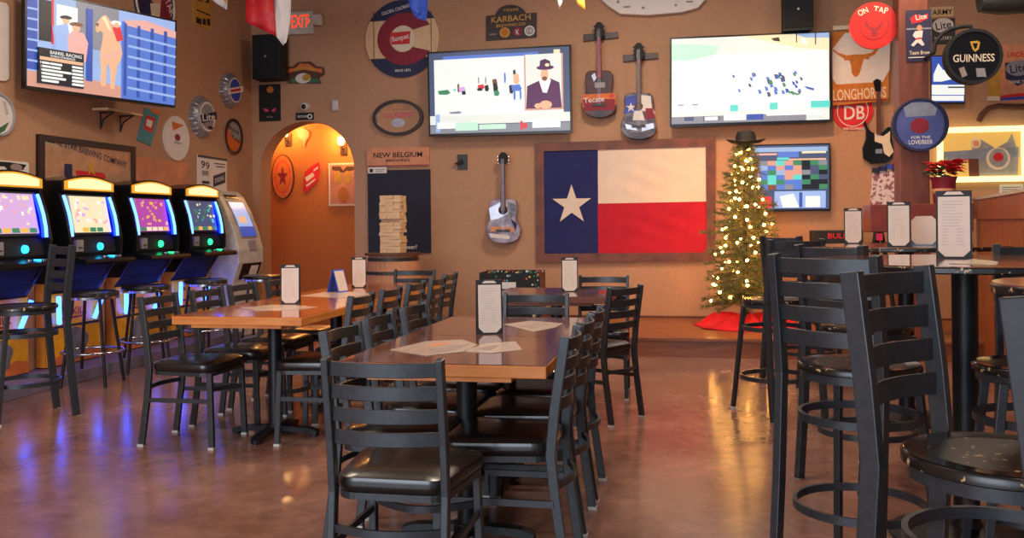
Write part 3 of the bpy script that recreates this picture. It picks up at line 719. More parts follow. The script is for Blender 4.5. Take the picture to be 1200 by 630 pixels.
# round navy sign above/behind the television
s = disc_sign('round_sign', 'large round navy sign partly hidden behind the left television', LEFT, 180, 3, 40, 'navy', rim='white', rimw=0.05)
s.pic('picture', [('maroon', s.P([(178, 20), (186, -20), (200, -20), (198, 30), (184, 34)])), ('skin', s.E(180, -4, 7, 9)), ('cream', s.P([(174, 4), (186, 4), (184, 34), (176, 30)])), ('white', s.T('STAR', 196, 6, 14, 12, rot=-50))])
s = Sign('tin_sign', 'narrow yellow and black poster hanging at the top left of the wall', 'sign', LEFT, 237, 5)
s.base('panel', s.P([(225, -40), (248, -34), (247, 36), (226, 28)]), 'gold', 0.01)
s.pic('picture', [('matte_black', s.P([(229, -36), (245, -32), (244, 4), (229, 0)])), ('gold', s.E(237, -5, 5, 7)), ('matte_black', s.R(229, 21, 235, 28)), ('matte_black', s.R(236.5, 22, 240, 29)), ('matte_black', s.R(241.5, 22, 245, 30)), ('matte_black', s.R(229, 14, 245, 15.5))])
def bottle_cap(cx, cy, ry, label, inner, txt, tmat):
    s = Sign('bottle_cap_sign', label, 'sign', LEFT, cx, cy)
    c = s.p(cx, cy); R0 = s.p(cx, cy - ry)[1] - c[1]; n = 84
    bm = new(); rings = []
    for d, k, flute in ((0.0, 1.0, 0.09), (0.05, 0.96, 0.05), (0.085, 0.84, 0.0), (0.095, 0.70, 0.0)):
        rings.append([bm.verts.new((c[0] + R0 * (k + flute * (0.5 if i % 4 < 2 else -0.5)) * math.cos(2 * PI * i / n), -d, c[1] + R0 * (k + flute * (0.5 if i % 4 < 2 else -0.5)) * math.sin(2 * PI * i / n))) for i in range(n)])
    for A, B in zip(rings, rings[1:]):
        for j in range(n): bm.faces.new((A[j], A[(j + 1) % n], B[(j + 1) % n], B[j]))
    bm.faces.new(rings[-1]); bm.faces.new(rings[0]); obj('fluted_cap', bm, 'silver', s.root, smooth=False)
    s.d = 0.097
    s.pic('cap_emblem', [('white', s.E(cx, cy, 1, ry * 0.72, circle=True))] + inner(s))
    return s
bottle_cap(267, 106, 20, 'round bottle cap shaped sign with a blue centre and white band, higher of two', lambda s: [('blue', s.E(267, 106, 1, 13, circle=True)), ('white', s.P([(258, 104), (276, 101), (276, 108), (258, 111)])), ('red', s.P([(261, 105.5), (273, 103.5), (273, 106.5), (261, 108.5)]))], '', '')
bottle_cap(234, 137, 24, 'round bottle cap shaped sign reading Lite in dark blue, lower of two', lambda s: [('silver', s.E(234, 137, 1, 15, circle=True)), ('navy', s.P([(225, 135), (244, 131), (245, 140), (227, 145)])), ('white', s.T('Lite', 235, 137.5, 15, 9, rot=8)), ('navy', s.E(237, 150, 3, 2))], '', '')
s = Sign('hanging_sign', 'teal rectangular tin sign with a red square badge, tilted on the left wall', 'sign', LEFT, 172, 148)
s.base('panel', s.P([(169, 126), (186, 132), (176, 171), (160, 164)]), 'teal', 0.01)
s.pic('picture', [('red', s.P([(170, 134), (181, 139), (177, 156), (167, 151)])), ('white', s.P([(171, 139), (178, 142), (176, 150), (170, 147)])), ('orange', s.P([(176, 127), (186, 131), (185, 135), (176, 131)]))])
s = Sign('oval_sign', 'white round sign with orange triangle and dark red centre dot beside the mirror', 'sign', LEFT, 206, 162)
s.base('panel', s.E(206, 162, 15, 26), 'white', 0.015)
s.pic('picture', [('orange', s.P([(200, 142), (214, 147), (201, 153)])), ('maroon', s.E(206.5, 161, 3.2, 4)), ('print_grey', s.T('BREWING', 207, 167.5, 9, 2.4))])
s = disc_sign('round_sign', 'round dark framed mirror sign with an orange lower half, right of the bottle caps', LEFT, 272, 160, 21, 'silver', rim='dark_frame', rimw=0.16)
s.pic('picture', [('orange', s.P([(261, 150), (263, 148), (282, 168), (279, 174), (272, 176.5), (265, 173), (261, 165)])), ('grey_plastic', s.E(274, 154, 6, 9)), ('matte_black', s.T('Shock', 272, 152, 14, 5, rot=-12)), ('matte_black', s.T('Top', 274, 163, 11, 5, rot=-12))])
s = Sign('bar_mirror', 'wide dark framed brewery mirror with a red star design above the game machines', 'mirror', LEFT, 100, 190)
fr = s.P([(42, 157), (155, 172), (155, 224), (42, 222)])
s.base('glass', fr, 'mirror_reflection_tan', 0.02)
inn = s.P([(48, 165), (151, 178), (151, 218), (48, 216)])
s.ring('frame', fr, inn, 'dark_frame', 0.04, d0=0.0)
s.pic('printed_design', [('navy', s.T('LONE STAR BREWING COMPANY', 103, 179, 92, 7.5, rot=-8.2)), ('red', s.P([(86, 199), (120, 203), (122, 209), (88, 209)])), ('gold', s.star(105, 197, 11)), ('navy', s.R(73, 192, 82, 210))])
s = Sign('canvas_print', 'plain coppery orange panel hanging between the mirror and the 99 sign', 'picture', LEFT, 190, 202)
s.base('panel', s.P([(157, 183), (220, 191), (220, 228), (157, 226)]), 'copper_print', 0.02)
s = Sign('tin_sign', 'white sign with the number 99 and small print above the last game machine', 'sign', LEFT, 249, 204)
s.base('panel', s.P([(231, 181), (265, 186), (265, 226), (231, 224)]), 'white', 0.01)
s.pic('picture', [('navy', s.P([(231, 181), (265, 186), (265, 189), (231, 184)])), ('navy', s.T('99', 239.5, 193.5, 10, 9, rot=-6)), ('navy', s.P([(249, 206), (263, 201), (263, 214), (249, 219)])), ('white', s.T('STRONG', 256, 210, 11, 5, rot=14)), ('navy', s.R(250, 191.5, 263, 192.5)), ('navy', s.R(252, 195, 262, 196)), ('print_grey', s.R(236, 200, 243, 205)), ('navy', s.R(236, 212, 244, 215))])
s = Sign('whiteboard', 'white board with rounded corners at the far left picture edge', 'sign', LEFT, 0, 50)
s.base('panel', s.P([(-30, -4), (5, 4), (8, 8), (8, 92), (4, 95), (-30, 92)]), 'white', 0.02)
s = disc_sign('round_sign', 'round white sign with green foot and grey lettering at the far left edge', LEFT, -4, 134, 25, 'white', rim='silver')
s.pic('picture', [('print_grey', s.T('SPRINGER', 4, 127, 12, 5, rot=-70)), ('green', s.P([(-4, 150), (8, 143), (3, 153), (-4, 157)]))])
s = Sign('license_plate', 'white plate sign with dark picture low at the left edge above the first machine', 'sign', LEFT, 15, 194)
s.base('panel', s.P([(-20, 186), (31, 190), (33, 192), (33, 205), (-20, 204)]), 'white', 0.008)
s.pic('picture', [('matte_black', s.P([(-18, 188), (10, 190), (30, 193), (26, 199), (8, 199), (4, 195), (-18, 194)])), ('print_grey', s.E(18, 196, 7, 4))])

# ================================================================ BACK WALL THINGS, LEFT TO RIGHT
s = Sign('small_picture', 'small dark picture with a bottle just left of the arch', 'picture', BACK, 281, 213)
s.base('panel', s.R(274, 201, 293, 226), 'brown', 0.02)
s.pic('picture', [('matte_black', s.R(276, 203, 291, 224)), ('grey_plastic', s.R(281, 211, 284, 221)), ('grey_plastic', s.R(282, 206, 283, 211))])
s = Sign('exit_sign', 'lit white exit sign with red letters and a small lamp head on its right', 'sign', BACK, 353, 28)
s.base('housing', s.R(337, 15, 369, 41), 'white_plastic', 0.06, bevel=0.005)
s.pic('lettering', [('exit_glow', s.T('EXIT', 354, 26, 20, 15)), ('exit_glow', s.P([(339, 26), (342.5, 22.5), (342.5, 24.5), (341, 26), (342.5, 28), (342.5, 30)])), ('exit_glow', s.P([(366, 25.5), (363, 22), (363, 24), (364.5, 25.5), (363, 27.5), (363, 29.5)]))], step=0.001)
s.d = 0.02; s.base('lamp_head', s.P([(369, 19), (379, 18), (380, 20), (380, 31), (374, 31), (369, 30)]), 'white_plastic', 0.08, bevel=0.01)
def speaker(cx0, cy0, cx1, cy1, label, depth=0.25):
    s = Sign('wall_speaker', label, 'speaker', BACK, (cx0 + cx1) / 2, (cy0 + cy1) / 2, depth + 0.08)
    bm = new(); R_ = s.R(cx0, cy0, cx1, cy1); prism(bm, R_, 0, depth); obj('cabinet', bm, 'matte_black', s.root, bevel=0.01)
    bm = new(); box(bm, (-0.05, depth - 0.01, -0.08), (0.05, depth + 0.08, 0.08)); obj('wall_bracket', bm, 'dark_metal', s.root)
    k = 0.93; bm = new(); prism(bm, [(p[0] * k, p[1] * 0.96) for p in R_], -0.008, 0.001); g = obj('grille', bm, 'speaker_cloth', s.root)
    s.d = 0.009; s.pic('badge', [('silver', s.E((cx0 + cx1) / 2, (cy0 + cy1) / 2 + 0, 1.4, 1.4, n=12))], parent=g)
speaker(295, 40, 327, 92, 'black wall speaker in the corner to the left of the exit sign')
speaker(918, -12, 953, 33, 'black wall speaker above the right television')
s = Sign('poster', 'black poster with two pink shapes and a gold seal below the left speaker', 'sign', BACK, 316, 120)
s.base('panel', s.R(304, 99, 329, 142), 'matte_black', 0.01)
s.pic('picture', [('burnt_orange', s.E(317, 105, 4, 4)), ('pink', s.P([(309, 127), (315, 128), (315, 131), (311, 131)])), ('pink', s.P([(324, 126), (319, 129), (319, 131), (323, 131)])), ('print_grey', s.T('IPA', 317, 137, 7, 2.5))])
s = Sign('crest_sign', 'small crest shaped sign in brown and gold above the arch', 'sign', BACK, 358, 86)
s.base('panel', s.P([(338, 98), (340, 92), (335, 88), (335, 79), (344, 78), (350, 73), (364, 72), (372, 78), (380, 79), (381, 87), (374, 92), (377, 98)]), 'brown', 0.02)
s.pic('picture', [('green', s.P([(340, 97), (343, 92), (373, 92), (375, 97)])), ('orange', s.P([(337, 86), (338, 81), (347, 80), (352, 75), (363, 75), (370, 80), (378, 81), (378, 86), (370, 84), (358, 82), (345, 84)])), ('gold', s.P([(345, 82), (352, 79), (364, 79), (371, 82), (370, 84), (363, 81.5), (352, 81.5), (346, 84)])), ('white', s.E(356, 92, 9, 6)), ('gold', s.E(360, 91, 5, 4))])
s = Sign('security_camera', 'white dome camera with black lens above the arch', 'camera', BACK, 358, 125)
bm = new(); lathe(bm, (0, 0, 0), [(0.055, 0.0), (0.055, 0.03), (0.045, 0.05), (0.03, 0.055)], 24, 'Y'); obj('housing', bm, 'white_plastic', s.root, smooth=True)
bm = new(); bmesh.ops.create_uvsphere(bm, u_segments=16, v_segments=10, radius=0.03, matrix=Matrix.Translation((0, -0.055, -0.005))); obj('lens', bm, 'gloss_black', s.root, smooth=True)
s = Sign('restroom_sign', 'small black sign with white lettering and round symbol over the arch', 'sign', BACK, 357, 136)
s.base('panel', s.R(347, 132, 368, 140.5), 'matte_black', 0.01)
s.pic('lettering', [('white', s.T('RESTROOM', 354.5, 136.5, 11, 2.8)), ('white', s.E(363.5, 136.5, 3, 3)), ('matte_black', s.E(363.5, 136.5, 1.6, 1.6))])
s = Sign('motion_sensor', 'small white box sensor right of the dome camera', 'sensor', BACK, 394, 124)
s.base('housing', s.R(390.5, 117.5, 397.5, 130), 'white_plastic', 0.04, bevel=0.006)
# big round wooden sign
s = Sign('round_wood_sign', 'large round wooden sign with navy bands and a red letter C around a red label', 'sign', BACK, 472, 46)
s.base('panel', s.E(472, 46, 43, 1 * 45.5, n=64), 'pale_wood', 0.03)
def arc_band(s, cx, cy, rx, ry, a0, a1):
    return s.E(cx, cy, rx, ry, n=30, a0=a0, a1=a1)
Cpts = s.E(476, 46, 33, 30.5, n=40, a0=30, a1=330) + s.E(473, 46, 15, 15.5, n=24, a0=40, a1=320)[::-1]
s.pic('painting', [('navy', arc_band(s, 472, 46, 43, 45.5, 29, 151)), ('navy', arc_band(s, 472, 46, 43, 45.5, 209, 331)), ('maroon', Cpts), ('cream', s.E(473, 46, 14, 15.5)), ('red', s.P([(458, 39), (482, 37), (481, 52), (460, 53)])), ('white', s.T('Banquet', 470.5, 45.5, 20, 8, rot=9)), ('white', s.T('SINCE 1873', 473, 83, 18, 3)), ('white', s.T("GOLDEN, COLORADO", 466, 12, 36, 4.5, rot=14))] + [('brown', s.R(x, 14, x + 0.5, 78)) for x in (439, 506)])
# oval mirror
s = Sign('oval_mirror', 'oval dark framed bar mirror with pink scroll design', 'mirror', BACK, 467, 138)
s.base('glass', s.E(467, 138, 27, 19, n=48), 'mirror', 0.02)
s.ring('frame', s.E(467, 138, 29.5, 21, n=48), s.E(467, 138, 25.5, 17.5, n=48), 'dark_frame', 0.045, d0=0.0)
s.pic('printed_design', [('rust_light', s.T('TEXAS', 467, 125, 12, 4)), ('pink', s.T('CLASSIC', 468, 135, 34, 5, rot=2)), ('silver', s.E(467, 144, 8, 5)), ('rust_light', s.R(450, 130, 485, 131))])
# chalkboard
s = Sign('chalkboard', 'tall brewery chalkboard with tan header behind the tower of wooden blocks', 'chalkboard', BACK, 468, 235)
s.base('board', s.R(432, 199, 505, 296), 'chalkboard', 0.025)
s.d = 0.0; s.base('header', s.R(431, 173, 504, 195), 'rust_light', 0.03); s.d = 0.031
s.pic('header_lettering', [('matte_black', s.T('NEW BELGIUM', 467, 181.5, 57, 6)), ('matte_black', s.T('BREWING', 467, 188, 28, 3)), ('maroon', s.R(432, 193.5, 504, 194.5))])
s.d = 0.026; s.pic('notes', [('white', s.R(432, 196, 454, 203)), ('navy', s.R(434, 198, 438, 202)), ('print_grey', s.R(441, 198.5, 452, 199.2)), ('print_grey', s.R(441, 200.5, 450, 201.2)), ('white', s.T('beer?', 483, 289, 13, 5))])
s = Sign('bottle_opener', 'small dark grey wall bottle opener left of the acoustic guitar', 'bottle opener', BACK, 541, 190)
s.base('plate', s.R(536.5, 181, 548, 198.5), 'hoop_iron', 0.02)
s.d = 0.02; s.base('hook', s.P([(533, 192), (538, 190), (542, 187), (544, 192), (538, 193)]), 'matte_black', 0.04)

# ---- guitars
def guitar(name, label, cx, top, bot, bx, art, body_mat, head_y, neck_end, hole, off=0.03, hanger=None, neck_mat='brown', tilt=0):
    """px outline of an acoustic guitar hanging on the back wall; bx: list of (y, half width)"""
    s = Sign(name, label, 'guitar', BACK, cx, (top + bot) / 2, off)
    left = [(cx - w, y) for y, w in bx]; right = [(cx + w, y) for y, w in bx][::-1]
    s.base('body', s.P(left + right), body_mat, 0.095, bevel=0.008)
    s.pic('body_art', art(s))
    if hole:
        s.pic('sound_hole', [('brown', s.E(cx, hole, 5.5, 5.5)), ('matte_black', s.E(cx, hole, 4.3, 4.3))])
    y_br = bot - 15
    s.pic('bridge', [('dark_frame', s.R(cx - 8, y_br - 1.5, cx + 8, y_br + 1.5))], step=0.008)
    d = s.d
    s.d = 0.092; s.base('neck', s.P([(cx - 2.3, head_y), (cx + 2.3, head_y), (cx + 3, neck_end), (cx - 3, neck_end)]), neck_mat, 0.022, bevel=0.003)
    s.d = 0.08; h = s.base('headstock', s.P([(cx - 3, head_y), (cx - 5, head_y - 3), (cx - 5.3, top + 4), (cx - 2, top), (cx + 2, top), (cx + 5.3, top + 4), (cx + 5, head_y - 3), (cx + 3, head_y)]), 'matte_black', 0.02)
    bm = new()
    for i in range(3):
        for sg in (-1, 1):
            q = s.p(cx + sg * 6, top + 5 + i * 4.2); bmesh.ops.create_uvsphere(bm, u_segments=8, v_segments=6, radius=0.011, matrix=Matrix.Translation((q[0], -0.09, q[1])))
    obj('tuning_pegs', bm, 'chrome', h)
    s.pic('strings', [('silver', s.R(cx - 1.6 + 0.8 * k, top + 8, cx - 1.5 + 0.8 * k, y_br)) for k in range(5)], d=0.125, step=0.0002)
    return s
gb = lambda y0, y1, w: [(y0, w * 0.35), (y0 + 0.5, w * 0.6), (y0 + (y1 - y0) * 0.06, w * 0.76), (y0 + (y1 - y0) * 0.16, w * 0.82), (y0 + (y1 - y0) * 0.27, w * 0.80), (y0 + (y1 - y0) * 0.38, w * 0.74), (y0 + (y1 - y0) * 0.46, w * 0.76), (y0 + (y1 - y0) * 0.58, w * 0.9), (y0 + (y1 - y0) * 0.70, w), (y0 + (y1 - y0) * 0.82, w * 0.97), (y0 + (y1 - y0) * 0.92, w * 0.78), (y0 + (y1 - y0) * 0.98, w * 0.45), (y1, w * 0.15)]
mt('guitar_lilac', (168, 150, 166), 0.3, two=(92, 80, 104), scale=8, thr=(0.4, 0.62)); mt('guitar_dusk', (40, 20, 26), 0.25, two=(92, 44, 44), scale=7); mt('guitar_grey', (110, 100, 110), 0.3, two=(52, 46, 54), scale=16, thr=(0.42, 0.58))
guitar('acoustic_guitar', 'lilac and grey acoustic guitar hanging alone left of the flag', 591.5, 179, 285, gb(233, 285, 20), lambda s: [('silver', s.P([(575, 244), (590, 236), (597, 250), (586, 256), (577, 258)])), ('guitar_grey', s.P([(596, 236), (607, 240), (607, 252), (600, 256)])), ('rust_light', s.P([(577, 265), (603, 266), (605, 272), (576, 271)])), ('navy', s.P([(600, 256), (608, 262), (606, 270)])), ('white', s.P([(575, 273), (600, 276), (598, 280), (577, 278)]))], 'guitar_lilac', 193, 247, 246)
bx = gb(84, 139, 20)
guitar('acoustic_guitar', 'dark acoustic guitar with red sunset art, upper of two above the flag', 703, 28, 139, bx, lambda s: [('orange', s.P([(683, 112), (722, 110), (723, 124), (684, 127)])), ('maroon', s.P([(684, 118), (722, 117), (721, 130), (686, 131)])), ('white', s.T('Tecate', 697, 118, 24, 6, rot=4)), ('bright_red', s.E(718, 113.5, 2.5, 2.5)), ('silver', s.P([(694, 90), (698, 87), (700, 93), (697, 97)])), ('grey_plastic', s.R(698, 98, 710, 104))], 'guitar_dusk', 46, 93, None, neck_mat='maroon')
guitar('acoustic_guitar', 'acoustic guitar painted with blue, white and grey star design, lower of two above flag', 749, 52, 164, gb(110, 164, 21), lambda s: [('blue', s.P([(733, 115), (748, 112), (748, 132), (731, 134), (734, 126)])), ('white', s.P([(749, 112), (763, 114), (764, 126), (768, 134), (749, 130)])), ('white', s.star(740, 127, 6)), ('brown', s.E(749, 126, 5, 4.5)), ('white', s.P([(744, 131), (753, 131), (756, 142), (742, 142)])), ('silver', s.P([(733, 146), (745, 149), (748, 154), (735, 152)])), ('silver', s.P([(752, 148), (766, 145), (767, 151), (753, 155)])), ('guitar_dusk', s.P([(738, 156), (762, 156), (758, 161), (742, 161)])), ('maroon', s.P([(757, 128), (765, 128), (768, 139), (757, 141)]))], 'guitar_grey', 72, 122, None)
for cx, cy, w in ((704, 43, 'upper guitar'), (750.5, 67, 'lower guitar')):
    s = Sign('guitar_hanger', 'dark wooden bar holding the neck of the %s above the flag' % w, 'hanger', BACK, cx, cy)
    s.base('bar', s.P([(cx - 20, cy - 2), (cx + 20, cy - 5), (cx + 21, cy + 2), (cx - 20, cy + 6)]), 'dark_frame', 0.035, bevel=0.004)
    s.d = 0.03; s.base('yoke', s.P([(cx - 5, cy - 4), (cx + 5, cy - 5), (cx + 5, cy + 4), (cx - 5, cy + 5)]), 'matte_black', 0.05)

s = Sign('arched_sign', 'dark sign with arched top and three round badges above the middle television', 'sign', BACK, 600, 30)
s.base('panel', s.P([(570, 48), (570, 19), (581, 18)] + [(599 - 17 * math.cos(PI * i / 10), 17 - 11 * math.sin(PI * i / 10)) for i in range(1, 10)] + [(617, 16), (629, 15), (629, 44)]), 'dark_frame', 0.02)
s.pic('lettering', [('gold', s.T('KARBACH', 599, 22, 46, 7, rot=2)), ('gold', s.T('TEXAS', 599, 12, 18, 3, rot=2)), ('gold', s.T('BREWING CO', 599, 29.5, 34, 3.5, rot=2)), ('gold', s.E(592, 38.5, 6, 6)), ('burnt_orange', s.E(592, 38.5, 4.4, 4.4)), ('maroon', s.E(607, 37.5, 5.5, 5.5)), ('white', s.T('K', 607, 38, 4, 6)), ('white', s.E(621, 36.5, 6, 6)), ('grey_plastic', s.E(621, 36.5, 4.6, 4.6)), ('white', s.T('13', 621, 36.5, 5, 4)), ('print_grey', s.R(574, 40, 582, 41.5))])

its = [('screen_slate', 'r', 0, 0, 1, 1), ('screen_grey', 'r', 0, .9, 1, 1), ('screen_blue', 'r', .1, .045, .78, .11), ('screen_white', 'r', .035, .085, .955, .82), ('screen_snow', 'r', 0, .78, 1, .89), ('screen_pale_blue', 'r', .04, .76, .07, .98)]
its += [('screen_white', 'r', .05, .86, .18, .94), ('screen_mint', 'r', .18, .87, .34, .97), ('screen_mint', 'r', .35, .9, .54, .96), ('screen_red', 'r', .645, .87, .66, .98), ('screen_red', 'e', .675, .93, .02, .035), ('screen_white', 'r', .73, .86, .93, .96), ('screen_cream', 'r', .89, .03, .935, .08)]
for u, v, w, h, m in ((.06, .47, .09, .05, 'green'), (.17, .46, .02, .02, 'teal'), (.20, .40, .015, .1, 'brown'), (.21, .44, .05, .06, 'lilac'), (.23, .49, .03, .04, 'black'), (.35, .33, .005, .07, 'black'), (.40, .33, .005, .08, 'black'), (.345, .42, .05, .05, 'red'), (.34, .46, .04, .03, 'black'), (.395, .43, .03, .07, 'black'), (.45, .36, .035, .06, 'brown'), (.455, .41, .035, .1, 'black'), (.46, .5, .04, .06, 'green'), (.535, .29, .012, .12, 'blue'), (.57, .44, .03, .1, 'black'), (.60, .26, .018, .05, 'black'), (.60, .31, .045, .12, 'tan'), (.585, .44, .075, .07, 'blue'), (.60, .5, .015, .12, 'blue'), (.645, .5, .012, .12, 'blue'), (.14, .74, .09, .02, 'grey')):
    its.append(('screen_' + m, 'p', [(u, v), (u + w * 0.8, v - 0.01), (u + w, v + h * 0.6), (u + w * 0.7, v + h), (u + w * 0.1, v + h * 0.9)]))
its += [('screen_sand', 'r', .68, .08, .955, .75), ('screen_snow', 'r', .69, .08, .945, .73), ('screen_purple', 'p', [(.69, .73), (.70, .46), (.77, .41), (.81, .38), (.87, .38), (.93, .43), (.945, .73)]), ('screen_white', 'p', [(.785, .4), (.815, .36), (.85, .36), (.87, .4), (.84, .55), (.81, .54)]), ('screen_tan', 'e', .825, .33, .028, .08), ('screen_brown', 'e', .825, .375, .018, .025), ('screen_purple', 'e', .83, .245, .062, .028), ('screen_purple', 'p', [(.79, .24), (.795, .16), (.83, .14), (.865, .17), (.87, .24)]), ('screen_cream', 'e', .845, .215, .016, .02), ('screen_tan', 'e', .83, .69, .045, .05), ('screen_tan', 'e', .775, .70, .025, .03)]
tv('wall television showing a man in purple hat and coat beside a white scene', BACK, [(502, 62), (669.5, 53), (671, 156), (504, 160.5)], its)
its = [('screen_snow', 'r', 0, 0, 1, 1), ('screen_white', 'r', .01, .2, .99, .86), ('screen_mint', 'p', [(0, .05), (.3, .1), (.28, .2), (.1, .26), (0, .25)]), ('screen_cream', 'p', [(.45, .0), (1, .0), (1, .2), (.8, .16), (.6, .07)]), ('screen_sky', 'p', [(.78, 0), (1, 0), (1, .06), (.85, .05)]), ('screen_black', 'r', .91, .0, .917, .13), ('screen_black', 'r', .79, .0, .796, .1), ('screen_black', 'p', [(.63, .04), (.68, .03), (.69, .08), (.65, .07)]), ('screen_white', 'p', [(.82, .06), (.85, .05), (.86, .13), (.83, .12)])]
for i in range(34):
    u, v = r_.uniform(.38, .82), r_.uniform(.42, .66); k = 1 - abs(u - .62) * 1.6
    its.append((r_.choice(('screen_deep_blue', 'screen_green', 'screen_slate', 'screen_blue')), 'p', [(u, v), (u + .02 * k, v + .01), (u + .028 * k, v + .05 * k), (u + .008, v + .06 * k)]))
its += [('screen_deep_blue', 'p', [(.84, .61), (.9, .64), (.9, .66), (.86, .64)]), ('screen_green', 'p', [(.74, .66), (.81, .70), (.8, .71), (.74, .68)]), ('screen_grey', 'r', .04, .775, .075, .785), ('screen_grey', 'r', .13, .775, .165, .785)]
its += [('screen_teal', 'r', .37, .80, .42, .87), ('screen_teal', 'r', .62, .79, .67, .865), ('screen_teal', 'r', .88, .785, 1, .86), ('screen_grey', 'r', 0, .92, .85, 1), ('screen_slate', 'r', .08, .925, .14, .97), ('screen_deep_blue', 'r', .475, .915, .58, .98), ('screen_black', 'r', .2, .92, .203, .99), ('screen_black', 'r', .3, .92, .303, .98), ('screen_white', 'r', .21, .93, .29, .97), ('screen_white', 'r', .33, .92, .47, .98), ('screen_white', 'r', .6, .90, .95, .94)]
tv('large wall television with an almost white sports picture and teal score boxes', BACK, [(785, 45), (973, 37), (973.5, 143.5), (785, 149.5)], its)
its = [('screen_slate', 'r', 0, 0, 1, 1), ('screen_sky', 'r', .02, .03, .98, .10), ('screen_pink', 'r', .1, .12, .35, .15), ('screen_blue', 'r', .36, .10, .62, .19), ('screen_cream', 'r', .66, .10, .96, .13), ('screen_teal', 'r', .35, .19, .5, .23), ('screen_tan', 'r', .5, .21, .96, .235)]
cl = ('screen_green', 'screen_brown', 'screen_blue', 'screen_sky', 'screen_sand', 'screen_teal', 'screen_grey')
for i in range(6):
    for j in range(9): its.append((r_.choice(cl if j < 6 else ('screen_slate', 'screen_grey', 'screen_black', 'screen_green')), 'r', .02 + .106 * j, .24 + .075 * i, .126 + .106 * j, .315 + .075 * i))
its += [('screen_pale_blue', 'r', .32, .72, .95, .98), ('screen_white', 'p', [(.38, .80), (.55, .76), (.62, .97), (.42, .97)]), ('screen_white', 'r', .70, .80, .88, .97), ('screen_red', 'r', .02, .80, .28, .98), ('screen_deep_blue', 'r', .62, .74, .66, .97)]
tv('smaller wall monitor with a grid of coloured boxes, half hidden by the tree', BACK, [(876, 170), (972, 168), (972, 247), (876, 248)], its, off=0.03)

# ---- flag in wooden frame
s = Sign('framed_flag', 'Texas state flag in a wide brown wooden frame above the stage', 'flag', BACK, 733, 235)
o_ = s.P([(628, 168), (838, 161), (838.5, 305), (629, 307)]); i_ = s.P([(638, 177.5), (827, 172), (828, 295.5), (639, 297)])
s.base('backing', o_, 'frame_wood', 0.02)
s.ring('frame', o_, i_, 'frame_wood', 0.05, d0=0.0)
def quadgrid(s, name, c, mat, amp=0.006):
    """a cloth field with soft folds; c corners TL TR BR BL in photo coordinates"""
    bm = new(); n, m = 36, 20; g = []
    for j in range(m + 1):
        row = []
        for i in range(n + 1):
            u, v = i / n, j / m
            x = (c[0][0] * (1 - u) + c[1][0] * u) * (1 - v) + (c[3][0] * (1 - u) + c[2][0] * u) * v
            y = (c[0][1] * (1 - u) + c[1][1] * u) * (1 - v) + (c[3][1] * (1 - u) + c[2][1] * u) * v
            q = s.p(x, y); e = math.sin(PI * u) * math.sin(PI * v)
            row.append(bm.verts.new((q[0], -0.028 - amp * (1 + e * math.sin(x * 0.35 + y * 0.12) + e * 0.7 * math.sin(x * 0.11 - y * 0.3)), q[1])))
        g.append(row)
    for j in range(m):
        for i in range(n): bm.faces.new((g[j][i], g[j][i + 1], g[j + 1][i + 1], g[j + 1][i]))
    return obj(name, bm, mat, s.root, smooth=True)
quadgrid(s, 'blue_field', [(638, 176.5), (701, 175), (701.5, 296.5), (639, 297.5)], 'flag_navy')
quadgrid(s, 'white_stripe', [(701, 175), (828, 171.5), (828, 236), (701, 238.5)], 'flag_white')
quadgrid(s, 'red_stripe', [(701, 238.5), (828, 236), (828, 296), (701.5, 296.5)], 'flag_red')
s.d = 0.044; s.pic('star', [('flag_white', s.star(670.5, 240, 24))])
# hull shaped white sign at the top
s = Sign('white_cutout_sign', 'big white cutout sign with slanted lower corners at the top of the back wall', 'sign', BACK, 770, 2)
s.base('panel', s.P([(690, -20), (706, 2), (712, 8), (727, 18), (760, 19.5), (800, 16), (818, 11), (826, 2), (832, -20)]), 'white', 0.08, bevel=0.01)
s.pic('marks', [('print_grey', s.R(731, 9, 739, 11)), ('print_grey', s.E(754, 11, 2, 1.5)), ('print_grey', s.R(804, 3, 812, 5)), ('print_grey', s.E(792, 8, 1.5, 1.5)), ('print_grey', s.E(725, 4, 1.8, 1.8))])

# ---- right part of the back wall
s = Sign('banner', 'white and burnt orange team banner with a longhorn head', 'banner', BACK, 1009, 85, 0.05)
s.base('cloth', s.P([(974, 38), (1043, 30), (1041, 118), (975, 124)]), 'burnt_orange', 0.01)
s.pic('printed_art', [('white', s.P([(975, 58), (990, 39), (1030, 35), (1043, 50), (1042, 82), (1034, 96), (980, 99), (975, 92)])), ('cream', s.R(976, 30, 1000, 35)),
    ('burnt_orange', s.P([(975, 57), (982, 62), (992, 65), (1002, 64), (1012, 64), (1021, 62), (1029, 54), (1031, 55), (1025, 64), (1018, 67.5), (1019, 70), (1012, 69), (1010, 76), (1007, 87), (1004, 90), (1001, 90), (998, 86), (997, 77), (995, 71), (989, 71), (989, 69), (984, 66), (976, 60)])),
    ('cream', s.T('LONGHORNS', 1007, 110, 62, 13, rot=2)), ('maroon', s.R(976, 117, 1041, 118.5))])
s = disc_sign('round_sign', 'round red tap sign with white ON TAP lettering, highest on the right wall', Plane((0, 9.05, 0), 0), 1023, 31, 27, 'bright_red', t=0.05, off=0.0)
s.pic('lettering', [('white', s.T('ON', 1010, 15, 12, 7, rot=24)), ('white', s.T('TAP', 1031, 13, 17, 7, rot=-12)), ('maroon', s.E(1023, 31, 17, 17)), ('bright_red', s.E(1023, 31, 16, 16)), ('maroon', s.P([(1012, 22), (1018, 32), (1023, 34), (1028, 32), (1034, 21), (1032, 32), (1026, 38), (1020, 38), (1013, 32)])), ('maroon', s.E(1023, 41, 4, 3.5))])
s.d = 0.0; s.base('wall_arm', s.R(1048, 18, 1058, 43), 'bright_red', 0.04)
